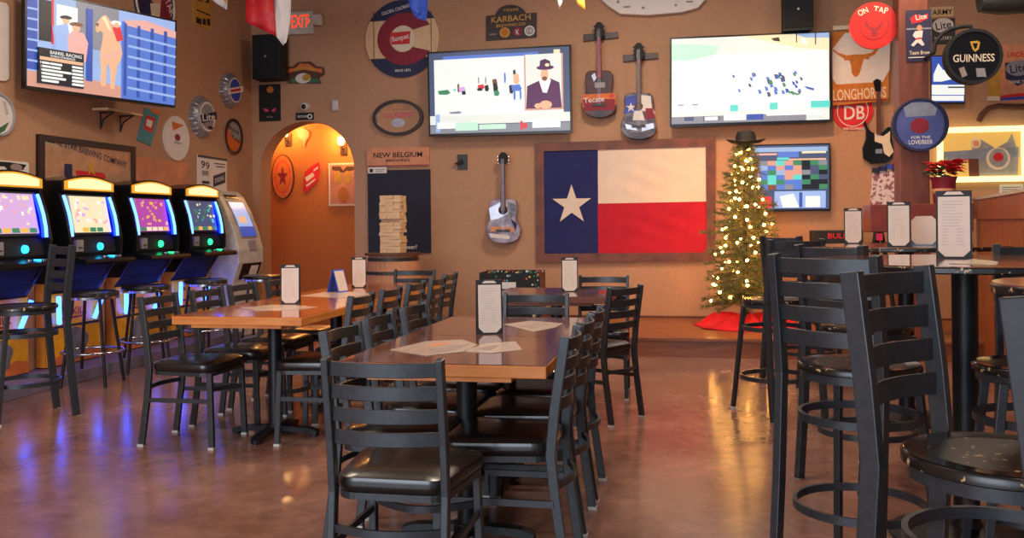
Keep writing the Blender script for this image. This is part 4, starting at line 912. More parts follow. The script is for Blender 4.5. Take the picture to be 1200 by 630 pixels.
s = disc_sign('round_sign', 'round red sign with interlaced white letters half hidden below the longhorn banner', BACK, 999, 130, 23, 'bright_red', t=0.012)
s.pic('lettering', [('white', s.E(999, 130, 18.5, 18.5)), ('bright_red', s.E(999, 130, 17.5, 17.5)), ('white', s.T('DB', 1001, 132, 24, 16)), ('white', s.T('FINE COLORADO', 1000, 150.8, 24, 3))])
# electric guitar
s = Sign('electric_guitar', 'black electric guitar with white pickguard hanging on the orange wall', 'guitar', BACK, 1028, 165, 0.02)
s.base('body', s.P([(1013, 141), (1016, 150), (1020, 155), (1026, 157), (1032, 155), (1040, 149), (1046, 150), (1044, 160), (1046, 174), (1045, 186), (1036, 191), (1020, 192), (1011, 186), (1010, 174), (1014, 163), (1014, 152), (1011, 145)]), 'gloss_black', 0.045, bevel=0.004)
s.pic('pickguard', [('cream', s.P([(1024, 156), (1034, 160), (1042, 154), (1042, 166), (1046, 178), (1041, 184), (1035, 180), (1033, 169), (1024, 166)])), ('silver', s.R(1025, 175, 1033, 180))])
s.d = 0.045; s.base('neck', s.P([(1026, 108), (1030, 108), (1031.5, 158), (1026, 158)]), 'brown', 0.02)
s.d = 0.04; s.base('headstock', s.P([(1025, 108), (1022, 96), (1026, 93), (1031, 95), (1031, 108)]), 'gloss_black', 0.02)
# jerseys on hooks
s = Sign('hanging_towels', 'bunch of patterned white cloths hanging in a row left of the timber post', 'cloth', BACK, 1035, 222, 0.02)
for k in range(4):
    x = 1022 + 8 * k
    bm = new(); pts = [(x + 1, 198 - 2 * k), (x + 6, 196 - 2 * k), (x + 8, 210), (x + 9, 238 - k), (x + 4, 241 - k), (x - 3, 243 - k), (x - 1, 215)]
    prism(bm, s.P(pts), -0.03 - 0.012 * k, -0.012 * k); c_ = obj('cloth', bm, 'patterned_cloth', s.root, bevel=0.004)
    bm = new(); q = s.p(x + 3, 199 - 2 * k); box(bm, (q[0] - 0.03, -0.06 - .012 * k, q[1] - 0.03), (q[0] + 0.03, 0, q[1] + 0.02)); obj('clip', bm, ('navy', 'navy', 'blue', 'red')[k], c_)
# on the post
PF = Plane((0, 8.9, 0), 0.0)
s = Sign('poster', 'blue baseball pitcher poster on the timber post above the round mirror sign', 'sign', PF, 1077, 42)
s.base('panel', s.R(1062, 12, 1091, 72), 'navy', 0.012)
s.pic('picture', [('red', s.P([(1066, 22), (1072, 17), (1080, 19), (1087, 16), (1087, 22), (1079, 26), (1068, 28)])), ('white', s.T('Lite', 1079, 20, 13, 6, rot=8)), ('silver', s.R(1062, 33, 1091, 35)), ('skin', s.E(1077, 33, 3, 3.5)), ('white', s.P([(1072, 37), (1081, 36), (1080, 45), (1073, 46), (1069, 42)])), ('red', s.P([(1073, 45), (1080, 44), (1077, 48), (1072, 48)])), ('white', s.P([(1073, 47), (1079, 46), (1083, 53), (1080, 54), (1075, 50), (1070, 55), (1067, 53)])), ('cream', s.T('Team Brew', 1077, 62, 24, 4.5)), ('white', s.R(1064, 67, 1089, 68))])
s = disc_sign('round_sign', 'round glossy blue beer mirror sign on the timber post', PF, 1076.5, 147, 31, 'navy', t=0.06, rim='navy', rimw=0.07)
s.pic('lettering', [('blue_glass', s.E(1076.5, 147, 28, 28)), ('silver', s.P([(1057, 127), (1066, 121), (1088, 121), (1096, 128), (1094, 136), (1060, 138)])), ('maroon', s.E(1076, 148, 11, 9)), ('white', s.T('FOR THE', 1077, 161.5, 22, 3)), ('white', s.T('LOVE/BEER', 1077, 167, 28, 5))])
# blade sign on a bracket
GP = Plane((0, 8.6, 0), 0.0)
s = Sign('bracket_sign', 'round glossy black stout sign with a gold harp hanging from an iron bracket', 'sign', GP, 1137, 68)
s.base('panel', s.E(1137.5, 68, 32.5, 31, n=48), 'gloss_black', 0.09, bevel=0.01)
s.ring('rim', s.E(1137.5, 68, 33.5, 32, n=48), s.E(1137.5, 68, 30, 28.5, n=48), 'matte_black', 0.11, d0=-0.01)
s.pic('lettering', [('cream', s.T('GUINNESS', 1137.5, 70, 48, 9, rot=-1)), ('gold', s.P([(1133, 51), (1142, 50), (1145, 52), (1143, 60), (1139, 63), (1136, 60)])), ('gloss_black', s.P([(1136, 53), (1142, 53), (1141, 58), (1138.5, 60)])), ('print_grey', s.P([(1120, 82), (1126, 80), (1130, 90), (1124, 93)])), ('grey_plastic', s.P([(1140, 82), (1150, 82), (1152, 92), (1141, 92)]))])
bm = new(); pts = [(1094, 62), (1096, 50), (1104, 40), (1114, 34), (1128, 31), (1138, 31), (1138, 38)]
tube(bm, [(*[s.p(*q)[0]], 0.0, s.p(*q)[1]) for q in pts], 0.018, 8, ref=(0, 1, 0)); tube(bm, [(s.p(1094, 62)[0], 0.3, s.p(1094, 62)[1]), (s.p(1094, 62)[0], 0.0, s.p(1094, 62)[1])], 0.018, 8); obj('iron_bracket', bm, 'matte_black', s.root, smooth=True)
s = Sign('tin_sign', 'dark sign with army lettering and an oval Lite logo behind the stout sign', 'sign', BACK, 1105, 30)
s.base('panel', s.R(1092, 22, 1119, 52), 'hoop_iron', 0.01)
s.d = 0.0; s.base('header_board', s.R(1090, 8, 1117, 20), 'pale_wood', 0.012); s.d = 0.013
s.pic('lettering', [('matte_black', s.T('ARMY', 1104, 14.5, 24, 6)), ('white', s.E(1104.5, 30, 12.5, 8.5)), ('navy', s.T('Lite', 1105, 30, 18, 9, rot=9)), ('white', s.T('MILITARY', 1105, 45, 20, 4))])
its = [('screen_deep_blue', 'r', 0, 0, 1, 1), ('screen_white', 'r', .0, .62, 1, .84), ('screen_white', 'p', [(.05, .4), (.2, .15), (.35, .3), (.5, .28), (.6, .5), (.3, .55), (.05, .55)]), ('screen_white', 'r', 0, .86, .98, .97), ('screen_black', 'r', .5, .66, 1, .69)]
tv('small blue and white lit screen behind the stout sign', BACK, [(1090, 66), (1129, 66), (1129, 122), (1090, 122)], its, off=0.03)
bm = new()
# glowing tube behind the screen
s = Sign('poster', 'beer glass and Lite logo poster at the right picture edge', 'sign', BACK, 1180, 85)
s.base('panel', s.P([(1160, 50), (1210, 54), (1210, 122), (1160, 118)]), 'rust_light', 0.012)
s.pic('picture', [('gold', s.P([(1158, 64), (1174, 62), (1171, 113), (1157, 113)])), ('cream', s.P([(1157, 113), (1171, 113), (1171, 118), (1156, 118)])), ('navy', s.P([(1177, 74), (1208, 70), (1208, 94), (1192, 101), (1178, 92)])), ('silver', s.E(1193, 80, 15, 9)), ('navy', s.T('Lite', 1193, 80, 20, 10, rot=8)), ('bright_red', s.T('UNDER', 1192, 64, 24, 6)), ('bright_red', s.P([(1172, 112), (1208, 108), (1208, 112), (1172, 115)])), ('blue', s.P([(1172, 115), (1208, 112), (1208, 116), (1172, 118)])), ('white', s.T('THANK YOU', 1193, 96, 24, 4))])
s = Sign('iron_hook_rail', 'dark curved iron rail below the beer glass poster', 'rail', BACK, 1175, 132, 0.03)
bm = new(); tube(bm, [(s.p(*q)[0], 0, s.p(*q)[1]) for q in [(1147, 142), (1151, 134), (1158, 127), (1170, 124), (1185, 125), (1215, 125)]], 0.03, 10, ref=(0, 1, 0)); obj('rail', bm, 'brown', s.root, smooth=True)
# lit display case
s = Sign('display_case', 'lit glass display case with a sports helmet photo edged in yellow lights', 'display case', BACK, 1149, 181)
o_ = s.R(1098, 149, 1202, 213); i_ = s.R(1103, 155, 1196, 207)
s.base('backing', i_, 'case_glow', 0.02); s.ring('light_border', o_, i_, 'edge_led', 0.08, d0=0.0)
s.pic('picture', [('grey_plastic', s.P([(1138, 164), (1150, 164), (1166, 174), (1180, 166), (1185, 156), (1193, 180), (1192, 205), (1140, 206)])), ('silver', s.P([(1104, 178), (1194, 172), (1194, 184), (1104, 190)])), ('brown', s.P([(1134, 186), (1146, 186), (1147, 208), (1135, 208)])), ('cream', s.E(1143, 168, 6, 6)), ('rust_light', s.E(1143, 168, 3.5, 3.5)), ('cream', s.E(1169, 186, 14, 13)), ('grey_plastic', s.E(1169, 185, 11, 11)), ('red', s.E(1169, 184, 6, 5))])
s = Sign('notice_card', 'white printed card on the wall above the light ledge at right', 'sign', BACK, 1185, 221)
s.base('panel', s.R(1171, 216, 1199, 228), 'white', 0.008); s.pic('print', [('print_grey', s.R(1174, 219, 1196, 220)), ('print_grey', s.R(1174, 221.5, 1192, 222.5)), ('print_grey', s.R(1174, 224, 1195, 225))])

# ---- corridor things
s = Sign('oval_star_sign', 'orange oval sign with a star on the corridor wall seen through the arch', 'sign', CORR, 332, 207)
s.base('panel', s.E(332, 207, 13, 26), 'dark_frame', 0.02)
s.pic('painting', [('orange', s.E(332, 207, 12, 25)), ('bright_red', s.E(332, 207, 9, 19)), ('orange', s.E(332, 207, 8.4, 18)), ('maroon', [(p[0] * 0.55, p[1]) for p in s.star(332, 207, 13)])])
s = Sign('patch_sign', 'small slanted red sign with white stripes in the corridor', 'sign', CORR, 365, 208)
s.base('panel', s.P([(356, 212), (358, 201), (366, 194), (374, 190), (375, 200), (373, 212), (366, 220), (358, 227), (355, 222)]), 'bright_red', 0.015)
s.pic('picture', [('cream', s.P([(358, 208), (367, 202), (369, 206), (360, 213)])), ('cream', s.P([(368, 199), (373, 195), (373.5, 197), (368, 201)])), ('cream', s.P([(359, 217), (370, 209), (370, 211), (360, 219)]))])
s = Sign('framed_picture', 'cream framed picture at the right side of the corridor behind the arch', 'picture', CORR, 403, 215)
s.base('frame', s.R(386, 191, 420, 241), 'cream', 0.03)
s.pic('picture', [('copper_print', s.R(388, 193, 418, 239)), ('brown', s.P([(390, 195), (400, 195), (403, 200), (407, 195), (416, 195), (416, 199), (406, 202), (400, 202), (390, 199)])), ('gold', s.E(397, 208, 4.5, 8)), ('gold', s.E(408, 208, 4.5, 8)), ('burnt_orange', s.E(403, 228, 6, 9))])
s = Sign('wall_ornament', 'pale openwork ornament high on the corridor wall between the lamps', 'ornament', CORR, 356, 160)
s.base('ornament', s.P([(349, 152), (356, 150), (363, 154), (362, 161), (359, 164), (357, 172), (355, 164), (350, 160)]), 'rust_light', 0.02)
def sconce(cx, cy, label):
    s = Sign('wall_sconce', label, 'wall lamp', CORR, cx, cy, group='lamps in the corridor')
    bm = new(); box(bm, (-0.05, -0.02, -0.16), (0.05, 0, 0.02)); obj('backplate', bm, 'brown', s.root, bevel=0.005)
    bm = new(); tube(bm, [(0, -0.01, -0.08), (0, -0.08, -0.09), (0, -0.11, -0.04)], 0.01, 8, ref=(1, 0, 0)); obj('arm', bm, 'brown', s.root)
    bm = new(); lathe(bm, (0, -0.11, -0.03), [(0.03, 0), (0.05, 0.05), (0.045, 0.10), (0.02, 0.12)], 16); obj('glass_shade', bm, 'sconce_glow', s.root, smooth=True)
    l = bpy.data.lights.new('sconce_light', 'POINT'); l.energy = 26; l.color = (1, 0.55, 0.18); l.shadow_soft_size = 0.06
    o = bpy.data.objects.new('sconce_light', l); COL.objects.link(o); o.parent = s.root; o.location = (0, -0.22, 0.06)
sconce(338, 158, 'small glowing wall lamp on the left in the corridor above the oval star sign')
sconce(403, 168, 'glowing wall lamp on the right in the corridor above the framed picture')

# ================================================================ BARREL, BLOCK TOWER, CARTON
bc = hz(461, 299, 0.95); bc.y = 9.35; bc.x = yp(461, 299, 9.35).x
t = thing('wooden_barrel', 'upright wooden barrel with dark iron hoops carrying the block tower', 'barrel', (bc.x, bc.y, 0))
prof = []
for i in range(13):
    z = 0.94 * i / 12; prof.append((0.255 + 0.065 * math.sin(PI * z / 0.94), z))
bm = new(); lathe(bm, (0, 0, 0), prof, 40); obj('staves', bm, 'barrel_wood', t, smooth=True)
for z in (0.05, 0.20, 0.34, 0.60, 0.76, 0.90):
    r = 0.258 + 0.065 * math.sin(PI * z / 0.94)
    bm = new(); lathe(bm, (0, 0, 0), [(r, z - 0.018), (r + 0.004, z - 0.017), (r + 0.004, z + 0.017), (r, z + 0.018)], 40); obj('hoop', bm, 'hoop_iron', t, smooth=True)
bm = new(); cyl(bm, (0, 0, 0), 0.30, 0.94, 0.965, 40); obj('lid', bm, 'brown', t)
zt = 0.966
rb = random.Random(5); blk = None; BW, BH = 0.075, 0.0355
for L_ in range(17):
    for k in range(3):
        if L_ in (5, 9, 13) and k == (L_ % 3): continue
        if blk is None:
            bm = new(); box(bm, (-0.1125, -BW / 2 + 0.001, 0), (0.1125, BW / 2 - 0.001, BH - 0.0005)); blk = obj('wooden_block', bm, 'block_wood', bevel=0.003); o = blk
            tag(o, 'pale wooden building block stacked in the tower on the barrel', 'wooden block', 'pale blocks of the tower on the barrel')
        else: o = blk.copy(); COL.objects.link(o)
        off = (k - 1) * BW; jx, jy = rb.uniform(-0.008, 0.008), rb.uniform(-0.008, 0.008)
        if L_ % 2: o.location = (bc.x + jx, bc.y + off, zt + L_ * BH); o.rotation_euler = (0, 0, rb.uniform(-.02, .02))
        else: o.location = (bc.x + off, bc.y + jy, zt + L_ * BH); o.rotation_euler = (0, 0, PI / 2 + rb.uniform(-.02, .02))
# carton with coloured dots
a, b = yp(562, 320, 8.1), yp(632, 320, 8.1)
t = thing('game_carton', 'black open box with coloured dots standing behind the middle table', 'box', ((a.x + b.x) / 2, 8.1, 0))
W_ = (b.x - a.x) / 2; Hc = a.z
bm = new(); box(bm, (-W_, 0, 0), (W_, 0.012, Hc)); obj('front_panel', bm, 'matte_black', t)
bm = new(); box(bm, (-W_, 0.30, 0), (W_, 0.312, Hc + 0.015)); bp_ = obj('back_panel', bm, 'matte_black', t)
for s_ in (-1, 1):
    bm = new(); box(bm, (s_ * W_ - 0.006, 0.012, 0), (s_ * W_ + 0.006, 0.30, Hc + 0.005)); obj('side_panel', bm, 'matte_black' if s_ < 0 else 'brown', t)
bm = new(); nm = ['white', 'red', 'green', 'teal', 'yellow', 'orange']; rd = random.Random(11)
for i in range(170):
    x, z = rd.uniform(-W_ + .01, W_ - .01), rd.uniform(0.1, Hc - 0.01)
    if abs(x) < W_ - 0.08 and z < Hc - 0.07: continue
    r = rd.uniform(.006, .013); f = bm.faces.new([bm.verts.new((x + r * math.cos(2 * PI * k / 8), -0.001, z + r * math.sin(2 * PI * k / 8))) for k in range(8)]); f.material_index = rd.randrange(6)
for i in range(40):
    x = rd.uniform(-W_ + .01, W_ - .01); z = Hc + rd.uniform(-.03, .012); r = rd.uniform(.006, .012); f = bm.faces.new([bm.verts.new((x + r * math.cos(2 * PI * k / 8), 0.299, z + r * math.sin(2 * PI * k / 8))) for k in range(8)]); f.material_index = rd.randrange(6)
obj('dot_print', bm, nm, t, recalc=False)
bm = new(); box(bm, (-0.08, -0.004, Hc - 0.14), (0.06, 0.0, Hc - 0.08)); obj('paper_label', bm, 'white', t)

# ================================================================ CHRISTMAS TREE
tb = yp(874, 371, 9.75); TX, TY = tb.x, 9.75
t = thing('christmas_tree', 'artificial Christmas tree on the stage right of the flag', 'Christmas tree', (TX, TY, 0.18))
Z0, Z1 = yp(874, 352, TY).z - 0.18, yp(872, 168, TY).z - 0.18
bm = new(); tube(bm, [(0, 0, 0.0), (0.005, 0, Z0), (0, 0, Z1 - 0.05)], 0.028, 8, ref=(1, 0, 0), taper=[1.2, 1, 0.3]); obj('trunk', bm, 'bark', t, smooth=True)
def needle(bm, p, d, l, w=0.0035):
    d = d.normalized(); s = d.cross(Vector((rt.uniform(-1, 1), rt.uniform(-1, 1), rt.uniform(-1, 1)))).normalized() * w
    bm.faces.new([bm.verts.new(p - s), bm.verts.new(p + s), bm.verts.new(p + d * l)])
rt = random.Random(21); bm = new(); tips = []
nb = 210
for i in range(nb):
    f = (i + rt.random()) / nb; f = f ** 1.25; h = Z0 + (Z1 - Z0) * f
    a = i * 2.39996 + rt.uniform(-.3, .3); R0 = (0.37 * (1 - f ** 1.5) + 0.07) * rt.uniform(0.66, 1.12)
    if rt.random() < 0.10 and f < .7: R0 *= 1.25
    d = Vector((math.cos(a), math.sin(a), 0)); up = 0.25 - 0.45 * (1 - f) + rt.uniform(-.1, .1)
    base = Vector((0, 0, h)); tip = base + d * R0 + Vector((0, 0, up * R0)); tips.append(tip)
    tube(bm, [base, base + (tip - base) * 0.5 + Vector((0, 0, 0.01)), tip], 0.004, 4, taper=[1, .8, .4])
    n = int(26 + R0 * 90)
    for k in range(n):
        u = 0.15 + 0.87 * k / n; p = base + (tip - base) * u
        r = Vector((rt.uniform(-1, 1), rt.uniform(-1, 1), rt.uniform(-.8, 1)))
        dd = (tip - base).normalized() * 0.7 + r * 0.9; needle(bm, p, dd, rt.uniform(.045, .075), 0.0045)
        if k % 5 == 0 and u > .3:   # side twig
            sd = (d.cross(Vector((0, 0, 1))) * rt.choice((-1, 1)) + d * 0.7).normalized() * rt.uniform(.05, .10) * (1.2 - u * .4) + Vector((0, 0, rt.uniform(-.02, .03)))
            for j in range(9): q = p + sd * (j / 9); needle(bm, q, sd.normalized() * .8 + Vector((rt.uniform(-1, 1), rt.uniform(-1, 1), rt.uniform(-1, 1))) * .8, rt.uniform(.035, .06), 0.004)
obj('foliage', bm, 'needle_green', t, recalc=False)
t = thing('light_string', 'warm white fairy lights wound around the Christmas tree', 'fairy lights', (TX, TY, 0.18))
pts = []; NB = 100
pos = []
for i in range(NB):
    f = ((i + 0.5) / NB) ** 1.15; h = Z0 - 0.02 + (Z1 - Z0) * f * 0.97
    a = i * 1.13 + rt.uniform(-.5, .5); R0 = (0.33 * (1 - f ** 1.5) + 0.06) * rt.uniform(.6, 1.05)
    pos.append(Vector((R0 * math.cos(a), R0 * math.sin(a), h + rt.uniform(-.03, .03))))
bm = new(); tube(bm, pos, 0.0025, 4); obj('wire', bm, 'green', t)
bm = new(); bmesh.ops.create_icosphere(bm, subdivisions=2, radius=0.0145); b0 = obj('bulb', bm, 'bulb_glow', t, smooth=True); b0.location = pos[0]
for p in pos[1:]:
    o = b0.copy(); COL.objects.link(o); o.parent = t; o.location = p
# skirt
bm = new(); n, m = 64, 10; rings = []
for j in range(m + 1):
    ring = []
    for i in range(n):
        a = 2 * PI * i / n; k = j / m; r = 0.04 + k * (0.50 + 0.05 * math.sin(3 * a + 1) + 0.02 * math.sin(7 * a))
        z = 0.008 + (0.10 * (1 - k) + 0.07 * (0.5 + 0.5 * math.sin(9 * a + 2 * k)) * math.sin(PI * min(1, k * 1.1)) + 0.02 * max(0, math.sin(4 * a + 5 * k))) * (1 if j < m else 0.3)
        ring.append(bm.verts.new((r * math.cos(a), r * math.sin(a) * 0.8, z)))
    rings.append(ring)
for A, B in zip(rings, rings[1:]):
    for j in range(n): bm.faces.new((A[j], A[(j + 1) % n], B[(j + 1) % n], B[j]))
sk = obj('tree_skirt', bm, 'red_felt', smooth=True); sk.location = (TX, TY, 0.18); tag(sk, 'rumpled bright red tree skirt spread on the stage', 'tree skirt')
md = sk.modifiers.new('solid', 'SOLIDIFY'); md.thickness = 0.006
# cowboy hat on top
hp = yp(874, 167, TY)
t = thing('cowboy_hat', 'black cowboy hat sitting on top of the Christmas tree', 'hat', hp); t.scale = (1.2, 1.2, 1.15)
bm = new(); rings = []; n = 40
for j, (rx, ry, z) in enumerate(((0.165, 0.13, 0.0), (0.12, 0.10, -0.004), (0.085, 0.075, 0.0), (0.082, 0.07, 0.05), (0.07, 0.06, 0.095), (0.055, 0.045, 0.10), (0.02, 0.015, 0.082))):
    ring = []
    for i in range(n):
        a = 2 * PI * i / n; zz = z
        if j == 0: zz += 0.028 * math.cos(a) ** 2
        if j in (4, 5): zz -= 0.0 if abs(math.sin(a)) > 0.5 else 0.004
        ring.append(bm.verts.new((rx * math.cos(a), ry * math.sin(a), zz)))
    rings.append(ring)
for A, B in zip(rings, rings[1:]):
    for j in range(n): bm.faces.new((A[j], A[(j + 1) % n], B[(j + 1) % n], B[j]))
bm.faces.new(rings[-1]); o = obj('felt', bm, 'matte_black', t, smooth=True); md = o.modifiers.new('solid', 'SOLIDIFY'); md.thickness = 0.004
bm = new(); tube(bm, [(0.086 * math.cos(2 * PI * i / 30), 0.076 * math.sin(2 * PI * i / 30), 0.012) for i in range(30)], 0.005, 6, closed=True); obj('hat_band', bm, 'dark_frame', t)
s = Sign('wall_outlet', 'white wall outlet low behind the tree trunk', 'outlet', BACK, 881, 349)
s.base('plate', s.R(877.5, 343, 885, 355), 'white_plastic', 0.012); s.pic('socket', [('matte_black', s.R(880, 346, 882.5, 350))])

# black box with red lettering and dark rack behind far high table
t0 = yp(972, 270, 9.9)
t = thing('drink_cooler', 'black box lettered in red behind the far high table', 'box', (yp(983, 270, 9.9).x, 9.9, 0.18))
hw = (yp(1012, 270, 9.9).x - yp(955, 270, 9.9).x) / 2; hh = t0.z - 0.18
bm = new(); box(bm, (-hw, 0, 0), (hw, 0.45, hh)); obj('cabinet', bm, 'matte_black', t, bevel=0.01)
bm = new(); V, Fc = text_mesh('BULL'); vs_ = [bm.verts.new((-hw * 0.05 + v[0] * 0.19, -0.002, hh - 0.055 + v[1] * 0.055)) for v in V]
for f in Fc: bm.faces.new([vs_[i] for i in f])
obj('lettering', bm, 'bright_red', t)
t = thing('display_easel', 'small dark easel holding a pink card behind the far high table', 'easel', (yp(1030, 275, 9.7).x, 9.7, 0.18))
zt_ = yp(1030, 266, 9.7).z - 0.18
bm = new()
for s_ in (-1, 1): tube(bm, [(s_ * 0.16, 0, 0), (s_ * 0.02, 0.02, zt_)], 0.022, 8, ref=(0, 1, 0))
tube(bm, [(0, 0.3, 0), (0, 0.02, zt_)], 0.02, 8, ref=(1, 0, 0)); box(bm, (-0.09, -0.02, zt_ - 0.17), (0.09, 0.0, zt_ - 0.15)); obj('frame', bm, 'matte_black', t)
bm = new(); box(bm, (-0.03, -0.03, zt_ - 0.13), (0.03, -0.02, zt_ - 0.06)); obj('card', bm, 'pink', t)

# ================================================================ MENUS, CARDS, PAPERS
def make_menu(w, h):
    t = thing('menu_stand', '', 'menu', group='upright menu holders on the tables')
    for sgn, nm_ in ((-1, 'front_board'), (1, 'back_board')):
        M = Matrix.Translation((0, sgn * 0.035, 0)) @ Matrix.Rotation(-sgn * -0.10, 4, 'X')
        bm = new(); box(bm, (-w / 2, -0.003, 0), (w / 2, 0.003, h), M); b = obj(nm_, bm, 'menu_black', t)
        c = 0.022; k = w / 2 - 0.007; z0, z1 = 0.006, h - 0.022
        pts = [(-k + c, z0), (k - c, z0), (k, z0 + c), (k, z1), (-k, z1), (-k, z0 + c)]
        y = sgn * 0.0045
        bm = new(); f = bm.faces.new([bm.verts.new(M @ Vector((p[0], y, p[1]))) for p in pts]); f.material_index = 0
        kk = k - 0.018
        f = bm.faces.new([bm.verts.new(M @ Vector((p[0], y * 1.02, p[1]))) for p in ((-kk, h - 0.015), (kk, h - 0.015), (kk - 0.012, h - 0.004), (-kk + 0.012, h - 0.004))]); f.material_index = 0
        rr = random.Random(2)
        for i in range(15):
            z = z1 - 0.018 - i * (z1 - z0 - 0.05) / 15; l = rr.uniform(0.5, 0.85) * w / 2
            x0 = -k + 0.012
            for xa, xb in (((x0, x0 + l * 1.5),) if i < 9 else ((x0, x0 + 0.02), (0.008, 0.008 + l * 0.6))):
                f = bm.faces.new([bm.verts.new(M @ Vector((xx, y * 1.12, zz))) for xx, zz in ((xa, z), (xb, z), (xb, z + 0.0018), (xa, z + 0.0018))]); f.material_index = 1
        obj('menu_page', bm, ['paper', 'faint_print'], b, recalc=False)
    return t
menuA = make_menu(0.118, 0.245); used = [False]
def menu(px, py, z, label, scale=1.0, rot=0.0):
    global menuA
    o = menuA if not used[0] else copy_tree(menuA); used[0] = True
    v = hz(px, py, z); a = math.atan2(v.y, v.x) - PI / 2
    o.location = (v.x, v.y + 0.035, z); o.rotation_euler = (0, 0, a + rot); o.scale = (scale,) * 3; o['label'] = label
menu(571.5, 391, 0.76, 'black bordered upright menu on the middle table', 1.0, 0.1)
menu(338, 356, 0.76, 'black bordered upright menu on the near left table', 1.03, -0.1)
menu(419, 337, 0.76, 'black bordered upright menu on the far left table before the barrel', 1.0)
menu(667, 341.5, 0.76, 'black bordered upright menu on the small table below the flag', 1.02)
menu(1121, 302.5, 1.10, 'tall black bordered menu on the near high table', 1.14)
menu(1055, 289, 1.10, 'upright menu in the middle of the far high table', 1.10)
menu(1001, 285.3, 1.10, 'small upright menu at the left of the far high table', 1.0)
v = hz(1083, 287.5, 1.10)
t = thing('octagonal_card', 'low eight sided cream card in a black holder on the far high table', 'menu', (v.x, v.y, 1.10), math.atan2(v.y, v.x) - PI / 2)
bm = new(); box(bm, (-0.075, -0.004, 0), (0.075, 0.004, 0.06)); box(bm, (-0.075, -0.03, 0), (0.075, 0.03, 0.008)); obj('holder', bm, 'gloss_black', t)
bm = new(); prism(bm, [(-0.045, 0.008), (0.045, 0.008), (0.072, 0.035), (0.072, 0.155), (0.045, 0.182), (-0.045, 0.182), (-0.072, 0.155), (-0.072, 0.035)], -0.010, -0.0045); obj('card', bm, 'paper', t)
v = hz(396, 342, 0.76)
t = thing('table_tent', 'blue edged folded card standing on the left table between two menus', 'table card', (v.x, v.y, 0.76), math.radians(72))
for sgn in (-1, 1):
    M = Matrix.Translation((0, sgn * 0.055, 0.001)) @ Matrix.Rotation(sgn * 0.30, 4, 'X')
    bm = new(); box(bm, (-0.06, -0.002, 0), (0.06, 0.002, 0.175), M); b = obj('card_panel', bm, 'cloth_blue', t)
    bm = new(); box(bm, (-0.052, (0.002 if sgn > 0 else -0.003), 0.01), (0.052, (0.003 if sgn > 0 else -0.002), 0.165), M); obj('printed_face', bm, 'paper', b)
def sheet(pts, z, label, marks=()):
    q = [hz(x, y, z) for x, y in pts]; c = sum(q, Vector()) / len(q)
    t = thing('paper_sheet', label, 'paper', (c.x, c.y, z))
    def poly(P_, z0, z1):
        bm = new(); A = [bm.verts.new((p.x - c.x, p.y - c.y, z0)) for p in P_]; B = [bm.verts.new((p.x - c.x, p.y - c.y, z1)) for p in P_]
        bm.faces.new(A); bm.faces.new(B); n = len(P_)
        for i in range(n): bm.faces.new((A[i], A[(i + 1) % n], B[(i + 1) % n], B[i]))
        return bm
    obj('sheet', poly(q, 0.0005, 0.002), 'dull_paper', t)
    for mm, mk in marks: obj('printed_patch', poly([hz(x, y, z) for x, y in mk], 0.002, 0.0026), mm, t)
sheet([(457, 410), (499, 400), (542, 398), (560, 404), (545, 412), (500, 417)], 0.76, 'printed paper sheet lying on the middle table, left of its menu', [('print_grey', [(500, 410), (530, 405), (550, 404), (535, 410), (510, 414)]), ('copper_print', [(505, 403), (530, 401), (520, 405), (500, 406)])])
sheet([(543, 412), (566, 403), (604, 400), (612, 410), (575, 414)], 0.76, 'pale paper sheet lying on the middle table just before its menu', [('print_grey', [(560, 409), (575, 405), (585, 405), (574, 411)])])
sheet([(590, 380), (622, 376), (660, 379), (650, 384), (625, 389)], 0.76, 'printed paper sheet on the far part of the middle table', [('print_grey', [(606, 382), (630, 379), (642, 381), (624, 385)])])
sheet([(283, 361), (318, 357), (352, 358), (372, 360), (350, 363), (300, 364)], 0.76, 'pale printed sheet lying around the menu on the near left table')
sheet([(352, 347), (380, 342), (420, 342), (440, 345), (400, 349)], 0.76, 'pale printed sheet lying beside the table tent on the left table')
sheet([(1112, 309), (1140, 303.5), (1170, 307), (1168, 310.5)], 1.10, 'clear plastic covered sheet lying on the near high table')

# poinsettia on the ledge
pz = 1.453; pt = yp(1115, 226, 8.6)
t = thing('potted_poinsettia', 'red poinsettia in a wrapped dark red pot behind the tallest menu', 'plant', (pt.x, 8.85, 1.40))
bm = new(); lathe(bm, (0, 0, 0), [(0.085, 0), (0.095, 0.12), (0.10, 0.20), (0.115, 0.24)], 20); obj('pot', bm, 'maroon', t, smooth=True)
bm = new(); lathe(bm, (0, 0, 0), [(0.094, 0.09), (0.101, 0.10), (0.102, 0.125), (0.097, 0.135)], 20); obj('ribbon', bm, 'rust_light', t, smooth=True)
def leafset(n, r0, z0, l, mat, name, rg):
    bm = new()
    for i in range(n):
        a = rg.uniform(0, 2 * PI); rr = rg.uniform(0, r0); c = Vector((rr * math.cos(a), rr * math.sin(a), z0 + rg.uniform(-.04, .05)))
        a2 = a + rg.uniform(-1.2, 1.2); d = Vector((math.cos(a2), math.sin(a2), rg.uniform(-.2, .5))).normalized(); s = d.cross(Vector((0, 0, 1))).normalized() * l * 0.28; u = Vector((0, 0, 0.012))
        P_ = [c, c + d * l * .45 + s + u, c + d * l, c + d * l * .45 - s + u]; vs_ = [bm.verts.new(p) for p in P_]; m_ = bm.verts.new(c + d * l * .5 + u * 2)
        for k in range(4): bm.faces.new((vs_[k], vs_[(k + 1) % 4], m_))
    o = obj(name, bm, mat, t, smooth=True, recalc=False)
rg = random.Random(4); leafset(22, 0.10, 0.25, 0.12, 'green', 'leaves', rg); leafset(70, 0.13, 0.31, 0.12, 'red', 'bracts', rg); leafset(8, 0.05, 0.34, 0.03, 'yellow', 'flower_centres', rg)

